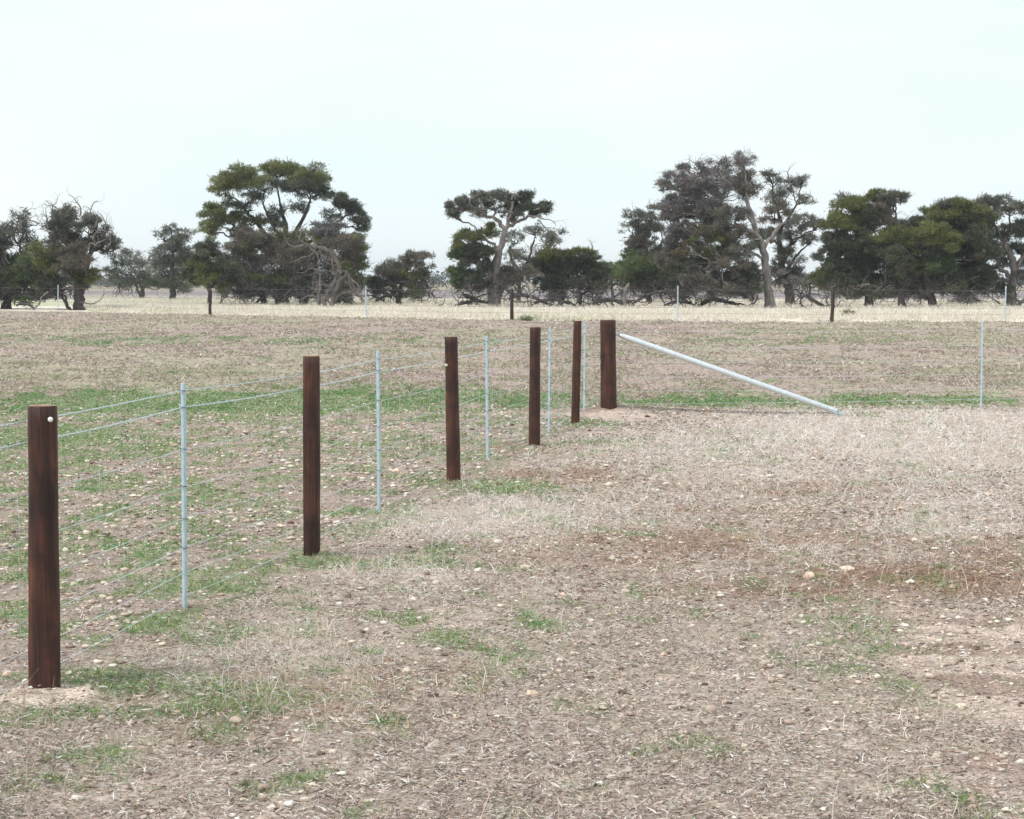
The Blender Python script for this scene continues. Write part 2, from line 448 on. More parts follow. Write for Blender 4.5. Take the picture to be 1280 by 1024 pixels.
# ------------------------------------------------------------------ blades, leaves
def blades(name, base, tip_dir, length, width, color, mat, droop=0.3, parent=None, tipcol=1.0):
    """each blade: two quads-worth of ribbon, root -> knee -> tip; base (n,3), tip_dir unit (n,3)"""
    n = len(base)
    side = np.cross(tip_dir, rng.normal(size=(n, 3))); side /= np.maximum(np.linalg.norm(side, axis=1)[:, None], 1e-6)
    w = width[:, None] * side * 0.5
    mid = base + tip_dir * (length * 0.55)[:, None]
    bend = rng.normal(size=(n, 3)) * np.array([1, 1, 0.3]); bend /= np.linalg.norm(bend, axis=1)[:, None]
    tip = base + tip_dir * length[:, None] + bend * (length * droop)[:, None] - np.array([0, 0, 1]) * (length * droop * 0.5)[:, None]
    V = np.stack([base - w, base + w, mid + w * 0.8, mid - w * 0.8, tip + w * 0.35, tip - w * 0.35], 1).reshape(-1, 3)
    i = np.arange(n)[:, None] * 6
    Fq = np.concatenate([i + np.array([[0, 1, 2, 3]]), i + np.array([[3, 2, 4, 5]])], 0)
    c = np.repeat(color, 6, 0)
    return mesh_obj(name, V, Fq, mat, parent, col=c)

def sample_fan(n, d0, d1, power, tmax=0.36):
    """n spots on the ground between distances d0 and d1, denser nearer"""
    u = rng.random(n)
    if abs(power - 1) < 1e-6: y = d0 * (d1 / d0) ** u
    else:
        e = 1 - power; y = (d0 ** e + u * (d1 ** e - d0 ** e)) ** (1 / e)
    x = (rng.random(n) * 2 - 1) * tmax * y
    return x, y
def palette(n, cols, jitter=0.18):
    cols = np.array(cols); c = cols[rng.integers(0, len(cols), n)]
    return np.clip(c * (1 + rng.normal(size=(n, 1)) * jitter), 0.01, 0.88)
def dirs(n, el_mean, el_sd):
    el = np.clip(rng.normal(el_mean, el_sd, n), 0.02, 1.5); az = rng.random(n) * 2 * math.pi
    return np.stack([np.cos(el) * np.cos(az), np.cos(el) * np.sin(az), np.sin(el)], 1)

def build_litter():
    # dry broken straw lying on the grassy side and, thinner, in the paddock
    x, y = sample_fan(420000, 4.8, 27, 0.9)
    g, p, b, r, side, beyond, n3 = masks(x, y)
    dens = (0.30 + 0.70 * side) * (1 - 0.9 * np.clip(r, 0, 1)) * (0.35 + 0.65 * sstep(0.35, 0.6, fbm(x * 3, y * 2, 99, 3)))
    k = rng.random(len(x)) < dens * 0.95
    x, y, p, b, side = x[k], y[k], p[k], b[k], side[k]
    n = len(x); s = np.clip(y / 11, 0.75, 2.0)
    c = palette(n, [(.70, .63, .57), (.56, .47, .41), (.41, .31, .26), (.80, .75, .69), (.26, .185, .16), (.60, .51, .45), (.56, .48, .43), (.19, .15, .125)], 0.25)
    br = (b > rng.random(n) * 1.1); c[br] = palette(br.sum(), [(.34, .21, .15), (.42, .28, .20), (.26, .16, .11), (.50, .38, .29)])
    pl = (p > rng.random(n) * 1.1); c[pl] = palette(pl.sum(), [(.82, .77, .72), (.72, .65, .60), (.60, .52, .46)])
    L = rng.uniform(0.010, 0.036, n) * (1 + 0.9 * (rng.random(n) < 0.12)) * s ** 0.6; Wd = rng.uniform(0.003, 0.0075, n) * s
    base = np.stack([x, y, gz(x, y) + rng.uniform(0.0, 0.012, n)], 1)
    o = blades('dry_litter', base, dirs(n, 0.15, 0.3), L, Wd, c, M_GRASS, 0.12)
    tag(o, 'broken straw and dry litter lying flat over the stony ground', 'straw', kind='stuff')

def build_dry_grass():
    x, y = sample_fan(330000, 4.8, 26, 0.85)
    g, p, b, r, side, beyond, n3 = masks(x, y)
    tuft = sstep(0.48, 0.66, fbm(x * 5.5, y * 4.5, 131, 3))
    dens = side * (0.035 + 0.95 * p + 0.4 * b) * (0.35 + 0.65 * tuft) * (1 - r)
    k = rng.random(len(x)) < dens
    x, y, p, b = x[k], y[k], p[k], b[k]; n = len(x); s = np.clip(y / 12, 0.7, 1.9)
    c = palette(n, [(.84, .78, .72), (.74, .67, .60), (.62, .52, .45), (.88, .83, .78)], 0.15)
    br = b * 0.9 > p + rng.random(n) * 0.5; c[br] = palette(br.sum(), [(.44, .29, .20), (.54, .39, .28), (.34, .21, .14), (.60, .48, .37)])
    L = rng.uniform(0.04, 0.13, n) * (0.6 + 0.75 * p); Wd = rng.uniform(0.0018, 0.0042, n) * s
    base = np.stack([x, y, gz(x, y) - 0.004], 1)
    o = blades('dry_grass', base, dirs(n, 0.62, 0.42), L, Wd, c, M_GRASS, 0.3)
    tag(o, 'matted pale and brown dry grass on the near side of the wire fence', 'dry grass', kind='stuff')
    # loose standing stalks
    x, y = sample_fan(45000, 4.8, 24, 0.8)
    g, p, b, r, side, beyond, n3 = masks(x, y)
    st = np.zeros_like(x)
    for q in [(380, 850, 120, 45, 1), (470, 715, 70, 12, .8), (590, 655, 90, 16, .9), (300, 745, 60, 16, .5), (760, 640, 80, 14, .6), (1050, 700, 60, 14, .5), (1200, 560, 120, 24, .7), (40, 915, 70, 14, .7), (1210, 740, 50, 12, .6), (140, 900, 60, 16, .5)]:
        st = np.maximum(st, q[4] * blob(x, y, *q[:4]))
    k = rng.random(len(x)) < np.maximum(side, 0) * (0.04 + 0.95 * st * sstep(0.42, 0.65, fbm(x * 4.2, y * 3.6, 141, 3)) + 0.10 * sstep(0.5, 0.7, fbm(x * 2.2, y * 1.6, 141, 3))) * (1 - r)
    x, y = x[k], y[k]; n = len(x)
    c = palette(n, [(.66, .58, .50), (.58, .42, .31), (.74, .70, .63), (.62, .47, .36)], 0.12)
    o = blades('dry_stalks', np.stack([x, y, gz(x, y) - 0.004], 1), dirs(n, 1.15, 0.3), rng.uniform(0.07, 0.2, n),
               rng.uniform(0.002, 0.004, n) * np.clip(y / 9, 0.8, 2), c, M_GRASS, 0.25)
    tag(o, 'thin dry stalks standing up out of the near ground', 'dry grass', kind='stuff')

def build_green():
    x, y = sample_fan(620000, 4.8, 34, 1.0)
    g, p, b, r, side, beyond, n3 = masks(x, y)
    tuft = sstep(0.40, 0.6, fbm(x * 9, y * 8, 151, 3))
    spr = 0.10 * sstep(0.50, 0.66, fbm(x * 7, y * 6, 155, 3)) * (y < 26)
    k = rng.random(len(x)) < np.clip(g * (0.35 + 0.85 * tuft), 0, 1) + spr
    x, y, g, beyond = x[k], y[k], g[k], beyond[k]; n = len(x); s = np.clip(y / 10, 0.75, 2.4)
    c = palette(n, [(.18, .33, .11), (.25, .39, .15), (.14, .27, .10), (.33, .41, .18), (.18, .34, .16)], 0.18)
    yl = rng.random(n) < 0.2; c[yl] = palette(yl.sum(), [(.36, .37, .15), (.44, .40, .22)])
    L = rng.uniform(0.012, 0.05, n) * (0.6 + 0.5 * g); Wd = rng.uniform(0.0025, 0.006, n) * s
    o = blades('green_grass', np.stack([x, y, gz(x, y) - 0.003], 1), dirs(n, 0.7, 0.4), L, Wd, c, M_GRASS, 0.35)
    tag(o, 'short new green grass and weeds in patches along the fence and paddock', 'green grass', kind='stuff')

def build_paddock_stubble():
    x, y = sample_fan(330000, 23.5, 100, 1.25, 0.33)
    g, p, b, r, side, beyond, n3 = masks(x, y)
    k = (rng.random(len(x)) < beyond * (0.25 + 0.75 * sstep(0.4, 0.6, fbm(x * 1.3, y * 0.5, 161, 4)))) & (y < far_y(x) + 0.5)
    x, y, g = x[k], y[k], g[k]; n = len(x); s = np.clip(y / 25, 1, 3.2)
    c = palette(n, [(.40, .31, .27), (.49, .41, .37), (.28, .215, .19), (.66, .59, .54), (.35, .275, .245)], 0.22)
    ol = rng.random(n) < 0.13 + 0.35 * sstep(0.5, 0.62, fbm(x * 0.2, y * 0.12, 171, 3)); c[ol] = palette(ol.sum(), [(.32, .34, .19), (.28, .32, .16), (.42, .39, .25)])
    gr = rng.random(n) < g; c[gr] = palette(gr.sum(), [(.15, .27, .11), (.20, .31, .13)])
    L = rng.uniform(0.03, 0.10, n) * s ** 0.4; Wd = rng.uniform(0.006, 0.016, n) * s ** 0.8
    o = blades('paddock_stubble', np.stack([x, y, gz(x, y) - 0.005], 1), dirs(n, 0.35, 0.35), L, Wd, c, M_GRASS, 0.3)
    tag(o, 'brown stubble and clods over the bare paddock behind the new fence', 'stubble', kind='stuff')

def build_tall_grass():
    n0 = 300000
    y = 70 + 75 * rng.random(n0) ** 1.35; x = (rng.random(n0) * 2 - 1) * 0.315 * y
    fy = far_y(x)
    y = fy + (y - 70) * 1.0
    edge = (fbm(x * 0.8, y * 0 + 3, 181, 4) - 0.5) * 4.5
    d = y - fy - edge - 0.3
    tuft = fbm(x * 1.1, y * 0.6, 185, 4)
    k = (d > 0) & (rng.random(n0) < 0.30 + 0.7 * sstep(0.38, 0.58, tuft)) & (np.abs(x) < 0.33 * y)
    x, y, d, tuft = x[k], y[k], d[k], tuft[k]; n = len(x)
    c = palette(n, [(.80, .75, .66), (.72, .66, .57), (.84, .80, .72), (.60, .53, .44)], 0.10)
    gr = rng.random(n) < 0.25 * sstep(0.52, 0.64, fbm(x * 0.12, y * 0.05, 189, 3)); c[gr] = palette(gr.sum(), [(.38, .42, .20)])
    L = rng.uniform(0.12, 0.42, n) * (0.35 + 0.65 * sstep(0, 4, d)) * (0.55 + 0.9 * tuft)
    o = blades('tall_dry_grass', np.stack([x, y, gz(x, y) - 0.01], 1), dirs(n, 1.05, 0.28), L, rng.uniform(0.014, 0.035, n), c, M_GRASS, 0.3)
    tag(o, 'band of tall straw coloured dry grass beyond the far fence', 'dry grass', kind='stuff')

# ------------------------------------------------------------------ stones
def ico():
    t = (1 + 5 ** .5) / 2
    v = np.array([(-1, t, 0), (1, t, 0), (-1, -t, 0), (1, -t, 0), (0, -1, t), (0, 1, t), (0, -1, -t), (0, 1, -t), (t, 0, -1), (t, 0, 1), (-t, 0, -1), (-t, 0, 1)], float)
    v /= np.linalg.norm(v[0])
    f = np.array([(0, 11, 5), (0, 5, 1), (0, 1, 7), (0, 7, 10), (0, 10, 11), (1, 5, 9), (5, 11, 4), (11, 10, 2), (10, 7, 6), (7, 1, 8), (3, 9, 4), (3, 4, 2), (3, 2, 6), (3, 6, 8), (3, 8, 9), (4, 9, 5), (2, 4, 11), (6, 2, 10), (8, 6, 7), (9, 8, 1)])
    return v, f
def subdiv(v, f):
    vs = [tuple(a) for a in v]; key = {}
    def mid(a, b):
        k = (min(a, b), max(a, b))
        if k not in key:
            m = (np.array(vs[a]) + np.array(vs[b])) / 2; m /= np.linalg.norm(m); key[k] = len(vs); vs.append(tuple(m))
        return key[k]
    nf = []
    for a, b, c in f:
        ab, bc, ca = mid(a, b), mid(b, c), mid(c, a)
        nf += [(a, ab, ca), (b, bc, ab), (c, ca, bc), (ab, bc, ca)]
    return np.array(vs), np.array(nf)
ICO = ico(); ICO2 = subdiv(*ICO); ICO3 = subdiv(*ICO2)
STONE_COLS = [(.68, .61, .53), (.80, .76, .69), (.56, .46, .39), (.64, .53, .45), (.74, .66, .55), (.46, .37, .31), (.38, .30, .26)]
def build_pebbles():
    x, y = sample_fan(90000, 4.8, 27, 1.0)
    g, p, b, r, side, beyond, n3 = masks(x, y)
    cl = sstep(0.40, 0.62, fbm(x * 1.4, y * 1.1, 201, 4))
    dens = ((1 - side) * (0.22 + 0.78 * cl) + side * (0.10 + 0.3 * cl + 0.3 * r)) * (1 - 0.45 * g) * (1 - 0.8 * beyond)
    k = rng.random(len(x)) < dens * 0.80
    x, y = x[k], y[k]; n = len(x)
    v, f = ICO
    s = np.clip(rng.lognormal(math.log(0.0070), 0.52, n), 0.003, 0.021) * np.clip(y / 9, 0.9, 1.5)
    el = rng.uniform(0.6, 1.0, (n, 3)) * np.array([1.25, 1.25, 0.62])
    a = rng.random(n) * 6.28
    P = v[None] * (1 + rng.normal(size=(n, 12, 1)) * 0.16) * el[:, None] * s[:, None, None]
    X = P[..., 0] * np.cos(a)[:, None] - P[..., 1] * np.sin(a)[:, None]; Yy = P[..., 0] * np.sin(a)[:, None] + P[..., 1] * np.cos(a)[:, None]
    P = np.stack([X + x[:, None], Yy + y[:, None], P[..., 2] + (gz(x, y) + s * 0.25)[:, None]], 2)
    Fq = (np.arange(n)[:, None, None] * 12 + f[None]).reshape(-1, 3)
    c = palette(n, STONE_COLS, 0.12)
    dk = rng.random(n) < 0.10; c[dk] = palette(dk.sum(), [(.16, .11, .09), (.24, .17, .13)])
    o = mesh_obj('gravel', P.reshape(-1, 3), Fq, M_STONE, col=np.repeat(c, 12, 0))
    tag(o, 'pale limestone gravel strewn over the paddock and the track', 'gravel', kind='stuff')

def rock(x, y, size, col, flat=0.6, seed=0, label=None, group=None, name='rock', cat='rock', level=ICO3):
    rg = np.random.default_rng(seed); v, f = level
    n = fbm(v[:, 0] * 1.6 + seed, v[:, 1] * 1.6 + v[:, 2] * 1.3, seed, 4)
    P = v * (0.68 + 0.62 * n)[:, None]
    for _ in range(7):                                  # broken facets
        d = rg.normal(size=3); d /= np.linalg.norm(d); h = rg.uniform(0.62, 0.85)
        t = P @ d; P = P - np.maximum(t - h, 0)[:, None] * d
    P = P * np.array([rg.uniform(.9, 1.25), rg.uniform(.7, 1.0), flat]) * size
    a = rg.random() * 0.8 - 0.4
    P = np.stack([P[:, 0] * math.cos(a) - P[:, 1] * math.sin(a), P[:, 0] * math.sin(a) + P[:, 1] * math.cos(a), P[:, 2]], 1)
    z = float(gz(np.array([x]), np.array([y]))[0])
    loc = (x, y, z + size * flat * 0.35)
    o = mesh_obj(name, P + np.array(loc), f, M_STONE, col=np.tile(np.array(col), (len(P), 1)), origin=loc)
    return tag(o, label, cat, group)

def build_rocks():
    W, T, O, D = (.84, .80, .73), (.76, .67, .56), (.80, .63, .50), (.045, .035, .032)
    L = [(33, 862, 8, W, .8, 'white stone leaning against the left foot of the nearest timber post'),
         (82, 690, 6, W, .8, 'pale stone just right of the nearest timber post, half way up the post'),
         (655, 709, 6.5, T, .85, 'rounded tan stone on the open ground right of the pair of pale stones'),
         (597, 714, 9, W, .6, 'wide white stone beside the rounded tan stone in front of the second steel picket'),
         (565, 687, 8, W, .7, 'white stone in green grass between the second and third timber posts'),
         (517, 753, 8, W, .65, 'pale cream stone with a small chip beside it, below the second timber post'),
         (704, 747, 6.5, O, .7, 'orange tan stone on bare litter below the third timber post'),
         (645, 755, 5, W, .6, 'small bright white stone a little left of the orange tan stone'),
         (872, 718, 5, W, .9, 'small white stone standing alone in the brown grass'),
         (915, 729, 5, W, .7, 'small bright white stone right of the lone stone in the brown grass'),
         (900, 759, 8, W, .4, 'flat white stone lying low on the grey litter'),
         (1011, 724, 10, O, .85, 'large angular orange stone at the edge of the reddish soil'),
         (1060, 717, 14, T, .5, 'long knobbly tan stone behind the large orange stone'),
         (1138, 732, 8, W, .5, 'flat pale stone on the reddish brown soil'),
         (1130, 782, 8, W, .6, 'white stone at the corner of the bare track'),
         (1004, 783, 8, T, .45, 'flat tan stone left of the green weeds beside the track'),
         (665, 872, 11, O, .7, 'low tan stone with green weeds in front of it at the bottom of the field'),
         (829, 827, 5.5, O, .7, 'tan stone lying alone in the middle of the near litter'),
         (1201, 884, 10, T, .6, 'squarish tan stone on the track at the lower right'),
         (957, 882, 6, T, .6, 'cream stone near the bottom, left of the track'),
         (1198, 774, 6, W, .6, 'white stone on the far edge of the bare track'),
         (8, 848, 10, O, .7, 'rounded brown stone at the left edge of the picture'),
         (495, 588, 7, O, .7, 'orange stone behind the netting between the second steel picket and third timber post'),
         (516, 592, 5, T, .6, 'tan stone just left of the third timber post, behind the netting'),
         (612, 544, 6, O, .7, 'orange stone behind the third steel picket'),
         (157, 630, 3.2, D, .8, 'small black clod hanging by the netting right of the nearest timber post'),
         (139, 801, 5, D, .8, 'ragged black clod on the ground by the foot of the netting'),
         (712, 528, 3, D, .5, 'small dark clod on the bare strip beside the fifth timber post')]
    L = [(a, b, c, d, e, (t if 'hanging' not in t else 'small black clod on the green ground right of the nearest timber post')) for a, b, c, d, e, t in L]
    for k, (px, py, w, c, fl, lab) in enumerate(L):
        x, y = ground(px, py + 1)
        dark = c is D
        rock(x, y, w * 0.5 * mpp(y) * (1.15 if c is D else 1.4), c, fl, 300 + k, lab, None, 'clod' if dark else 'rock', 'clod' if dark else 'rock')
    # many like ones
    x, y = sample_fan(2400, 6.5, 24, 1.0, 0.27)
    g, p, b, r, side, beyond, n3 = masks(x, y)
    k = rng.random(len(x)) < ((1 - side) * 0.8 + side * 0.22) * (1 - beyond)
    x, y, side = x[k], y[k], side[k]
    protos = []
    for q in range(min(220, len(x))):
        left = side[q] < 0.5
        lab = 'small pale stone scattered over the paddock behind the netting' if left else 'small tan stone scattered through the dry grass in front of the fence'
        grp = 'small stones in the paddock' if left else 'small stones in the dry grass'
        c = np.array(STONE_COLS[q % 6]); s = float(np.clip(rng.lognormal(math.log(0.0145), 0.3), 0.009, 0.026))
        rock(float(x[q]), float(y[q]), s, c, 0.55 + 0.3 * rng.random(), 900 + q, lab, grp, 'stone', 'stone', ICO2)

# ------------------------------------------------------------------ fences
def post_mesh(x, y, h, r, lean, seed, parent, mat, top_mat=M_ENDGRAIN, label=None, sides=28):
    rg = np.random.default_rng(seed)
    z0 = -0.12; n = 26
    ph = rg.random(4) * 6.28
    V = []; F_ = []
    zs = list(np.linspace(z0, h - 0.006, n)) + [h]
    for j, z in enumerate(zs):
        for q in range(sides):
            a = q * 2 * math.pi / sides
            rr = r * (1.02 - 0.05 * z / h) * (1 + 0.022 * math.sin(2 * a + ph[0] + z * 1.1) + 0.016 * math.sin(3 * a + ph[1] - z * 2) + 0.018 * math.sin(5 * z + ph[2]) + 0.010 * math.sin(13 * z + a + ph[3]) + rg.normal() * 0.006)
            if j == len(zs) - 1: rr -= 0.005
            V.append((x + lean[0] * z + rr * math.cos(a), y + lean[1] * z + rr * math.sin(a), z))
    for j in range(len(zs) - 1):
        for q in range(sides):
            q2 = (q + 1) % sides
            F_.append((j * sides + q, j * sides + q2, (j + 1) * sides + q2, (j + 1) * sides + q))
    o = mesh_obj('timber_post', V, F_, mat, parent, smooth=True)
    if label: o['label'] = label
    # sawn top: a thin disc with a few saw ridges, let into the post's end
    k = len(zs) - 1
    ring = np.array(V[k * sides:(k + 1) * sides]); cx = ring.mean(0)
    ts = []; tf = []
    for s_, dz in ((1.0, 0.0), (0.66, 0.002), (0.33, 0.001)):
        for q in range(sides):
            p = cx + (ring[q] - cx) * s_; ts.append((p[0], p[1], p[2] + dz + (rg.normal() * 0.0008 if s_ < 1 else 0)))
    ts.append(tuple(cx + np.array([0, 0, 0.002])))
    for a in range(2):
        for q in range(sides):
            q2 = (q + 1) % sides
            tf.append((a * sides + q, a * sides + q2, (a + 1) * sides + q2, (a + 1) * sides + q))
    for q in range(sides): tf.append((2 * sides + q, 2 * sides + (q + 1) % sides, 3 * sides))
    t = mesh_obj('sawn_top', ts, tf, top_mat, parent)
    t.parent = o
    return o

def picket_mesh(x, y, h, parent, lean=(0, 0), name='steel_picket', scale=1.0, mat=M_GALV, rot=0.0):
    """Y-section star picket: three flanges, notches down the front flange, tapered tip in the soil"""
    V = []; F_ = []
    r, t = 0.0125 * scale, 0.0026 * scale
    prof = []
    for k in range(3):
        a = rot + math.pi / 2 * -1 + k * 2 * math.pi / 3
        u = np.array([math.cos(a), math.sin(a)]); w = np.array([-u[1], u[0]])
        prof += [tuple(u * r - w * t * 1.3), tuple(u * r + w * t * 1.3), tuple(u * t * 1.2 + w * t * 1.5)]
    n = len(prof); zs = [-0.15, 0, h * 0.5, h - 0.004, h]
    for j, z in enumerate(zs):
        s = 0.9 if j == len(zs) - 1 else 1
        for (a, b) in prof: V.append((x + a * s + lean[0] * z, y + b * s + lean[1] * z, z))
    for j in range(len(zs) - 1):
        for q in range(n):
            q2 = (q + 1) % n; F_.append((j * n + q, j * n + q2, (j + 1) * n + q2, (j + 1) * n + q))
    F_.append(tuple((len(zs) - 1) * n + q for q in range(n)))
    return mesh_obj(name, V, F_, mat, parent)

def wire_path(P, sag=0.0, per=10):
    out = []
    for a, b in zip(P[:-1], P[1:]):
        for k in range(per):
            t = k / per; p = a * (1 - t) + b * t; p = p.copy(); p[2] -= sag * 4 * t * (1 - t); out.append(p)
    out.append(P[-1]); return np.array(out)

def build_near_fence():
    fx, fy = FENCE[0]
    root = empty('wire_fence', (fx, fy, 0), 'new fence of brown round timber posts and galvanised pickets strung with netting and barbed wire', 'fence')
    tops = [(53, 507), (389, 445), (564, 421), (669, 409), (722, 401), (760, 400)]
    rad = [0.0585, 0.0505, 0.054, 0.056, 0.0475, 0.094]
    labs = ['nearest dark brown timber post with a white knob near its top', 'second brown timber post from the left',
            'third brown timber post, leaning slightly, with a white knob on its left edge', 'fourth brown timber post, before the corner',
            'slender darker timber post just left of the corner post', 'thickest timber post, the corner strainer that the pipe stay leans on']
    hs = []
    posts = []
    for k, ((x, y), (tx, ty), r) in enumerate(zip(FENCE, tops, rad)):
        top = at(tx, ty, y); h = top[2]; hs.append(h)
        posts.append(post_mesh(x, y, h, r, ((top[0] - x) / h, 0.0), 20 + k, root, M_TIMBER, label=labs[k]))
    px0 = (FENCE[0][0] - 0.69, FENCE[0][1] - 4.0)       # the next post along, out of frame
    post_mesh(px0[0], px0[1], 1.12, 0.055, (0, 0), 31, root, M_TIMBER)
    # white plastic knobs
    def knob(px, py, Y, r, parent):
        c = at(px, py, Y); v, f = ICO2
        mesh_obj('knob', v * np.array([r, r * 0.9, r]) + c, f, M_PLASTIC, parent, smooth=True)
    knob(63, 524.5, FENCE[0][1] - 0.058, 0.0105, posts[0]); knob(558, 456.5, FENCE[2][1] - 0.044, 0.0115, posts[2])
    # steel pickets on the wire line
    pk = [((231, 757), (229, 479)), ((474, 640), (472.5, 438)), ((609.5, 575), (608.5, 420)), ((686, 541), (687.5, 408)), ((730, 519), (731, 403))]
    line = []
    for k, (b, t) in enumerate(pk):
        x, y = ground(*b); top = at(t[0], t[1], y)
        picket_mesh(x, y, top[2], root, ((top[0] - x) / top[2], 0), rot=0.15 * k)
        line.append((x, y, top[2]))
    x, y = ground(1226.5, 510); top = at(1227, 401, y)
    picket_mesh(x, y, top[2], root, (0.0, 0), rot=0.3).__setitem__('label', 'lone blue grey steel picket at the far right beyond the stay')
    # wires pass on the paddock side of the timber posts
    def side_pt(k):
        x, y = FENCE[k]; r = rad[k]; return np.array([x - r - 0.004, y + 0.02, 0])
    ev = [np.array([px0[0] - 0.06, px0[1], 0])]
    order = []
    for k in range(6):
        order.append(('p', side_pt(k)))
        if k < 5: order.append(('s', np.array([line[k][0], line[k][1] + 0.019, 0])))
    path = [ev[0]] + [p for _, p in order]
    def wz(frac): return frac
    WH = [1.062, 0.980, 0.775, 0.590, 0.430, 0.285, 0.165, 0.05]
    def strand(h, wob, sag):
        P = []
        for j, p in enumerate(path):
            q = p.copy(); q[2] = h + wob * math.sin(j * 2.3 + h * 9); P.append(q)
        return wire_path(P, sag, 12)
    tb = Tubes(6)                                         # top wire: plain twisted pair
    def twisted(tb, C, r, off, pitch):
        seg = np.linalg.norm(np.diff(C, axis=0), axis=1); L = np.concatenate([[0], np.cumsum(seg)])
        m = int(L[-1] / 0.012); s = np.linspace(0, L[-1], m)
        Q = np.stack([np.interp(s, L, C[:, i]) for i in range(3)], 1)
        for ph in (0, math.pi):
            a = s / pitch * 2 * math.pi + ph
            tb.add(Q + np.stack([off * np.cos(a), 0 * a, off * np.sin(a)], 1), r, sides=4)
        return Q, s
    twisted(tb, strand(WH[0], 0.004, 0.006), 0.0020, 0.0018, 0.09)
    tb.build('top_wire', M_WIRE, root)
    tb = Tubes(6); Q, s = twisted(tb, strand(WH[1], 0.004, 0.008), 0.0021, 0.0020, 0.06)
    step = int(0.11 / 0.012)
    for j in range(step, len(Q) - 1, step):               # barbs: short wound stubs
        for a in range(2):
            d = rng.normal(size=3); d /= np.linalg.norm(d); tb.add([Q[j] - d * 0.013, Q[j] + d * 0.013], [0.0011, 0.0008], sides=4)
        tb.add([Q[j], Q[j + 1] if j + 1 < len(Q) else Q[j] + 0.01], 0.0038, sides=6)
    tb.build('barbed_wire', M_WIRE, root)
    for h in WH[2:]:
        tb = Tubes(5); tb.add(strand(h, 0.005, 0.004), 0.0018); tb.build('netting_wire', M_WIRE, root)
    tb = Tubes(4)                                         # the netting's upright stays, every 30 cm
    base = wire_path([p for p in path], 0, 12)
    seg = np.linalg.norm(np.diff(base, axis=0), axis=1); L = np.concatenate([[0], np.cumsum(seg)])
    for s_ in np.arange(0.1, L[-1], 0.30):
        c = np.array([np.interp(s_, L, base[:, i]) for i in range(3)])
        pts = []
        for h in np.linspace(WH[2], WH[-1], 11): pts.append(c + np.array([rng.normal() * 0.002, 0.001, h]))
        tb.add(pts, 0.00065)
    tb.build('netting_stays', M_WIRE, root)
    # wire clips on the pickets
    first = None
    for k, (x, y, h) in enumerate(line):
        for z in WH[:6]:
            if first is None:
                tb = Tubes(5); tb.add([(x + 0.017 * math.cos(a), y + 0.004 + 0.020 * math.sin(a), z + 0.006 * math.sin(a * 0.5)) for a in np.linspace(0, 2 * math.pi, 9)], 0.0016)
                first = tb.build('wire_clip', M_OLDWIRE, root); fx0, fy0, fz0 = x, y, z
            else:
                c = first.copy(); COL.objects.link(c); c.parent = root; c.location = (x - fx0, y - fy0, z - fz0)
    # thinner run of netting from the corner along the right
    sx, sy = FENCE[5]; nx, ny = ground(1226.5, 510); e = np.array([nx - sx, ny - sy]); 
    a = np.array([sx, sy + 0.09, 0]); b = np.array([nx, ny + 0.016, 0]); c_ = b + (b - a) * 0.7
    for h in (1.0, 0.80, 0.62, 0.44, 0.27, 0.12):
        tb = Tubes(4); tb.add(wire_path([a + [0, 0, h], b + [0, 0, h - 0.01], c_ + [0, 0, h]], 0.01, 12), 0.0019); tb.build('netting_wire', M_WIRE, root)
    # pipe stay from the strainer to its foot
    sx, sy = FENCE[5]; fxp = ground(1048, 520)
    A = at(773, 418.5, sy); B = at(1046, 514.5, fxp[1]); d = (B - A) / np.linalg.norm(B - A)
    tb = Tubes(20); rp = 0.0345
    tb.add([A + d * 0.0, A + d * 0.04, A + d * 0.11, A + d * 1.5, B - d * 0.004, B], [rp * 0.5, rp * 0.78, rp, rp, rp, rp * 0.95])
    st = tb.build('pipe_stay', M_PIPE, root)
    st['label'] = 'bright galvanised pipe stay sloping down to the right'
    tb = Tubes(8); tb.add([A - d * 0.075, A - d * 0.02, A + d * 0.02], [0.009, 0.012, 0.016]); tb.build('stay_pin', M_PIPE, root).parent = st
    st.children[0].matrix_parent_inverse.identity()
    # dark disc standing in for shade inside the pipe's open end; foot bracket
    tb = Tubes(20); tb.add([B - d * 0.001, B + d * 0.003], [rp * 0.78, rp * 0.78]); tb.build('pipe_mouth_shade', M_OLDWIRE, root)
    V = []; Fc = []
    def box(c, s, rot=0):
        o = len(V)
        for dx in (-1, 1):
            for dy in (-1, 1):
                for dz in (-1, 1):
                    a, b = dx * s[0] / 2, dy * s[1] / 2
                    V.append((c[0] + a * math.cos(rot) - b * math.sin(rot), c[1] + a * math.sin(rot) + b * math.cos(rot), c[2] + dz * s[2] / 2))
        for f in ((0, 1, 3, 2), (4, 6, 7, 5), (0, 4, 5, 1), (2, 3, 7, 6), (0, 2, 6, 4), (1, 5, 7, 3)): Fc.append(tuple(o + q for q in f))
    bx, by = fxp
    box((bx, by, 0.025), (0.14, 0.09, 0.012), 0.1); box((bx - 0.02, by, 0.055), (0.05, 0.012, 0.05), 0.1); box((bx + 0.03, by, 0.005), (0.02, 0.02, 0.09), 0.1)
    mesh_obj('foot_bracket', V, Fc, M_GALV, root)
    tb = Tubes(5)                                         # tie wire from the foot back to the strainer
    a = np.array([sx + 0.09, sy - 0.02, 0.10]); b = np.array([bx - 0.04, by, 0.03])
    for o_ in (0, 0.014):
        tb.add([a * (1 - t) + b * t + np.array([0, 0, o_ - 0.03 * math.sin(math.pi * t)]) for t in np.linspace(0, 1, 14)], 0.0035)
    tb.build('tie_wire', M_OLDWIRE, root)
    return root

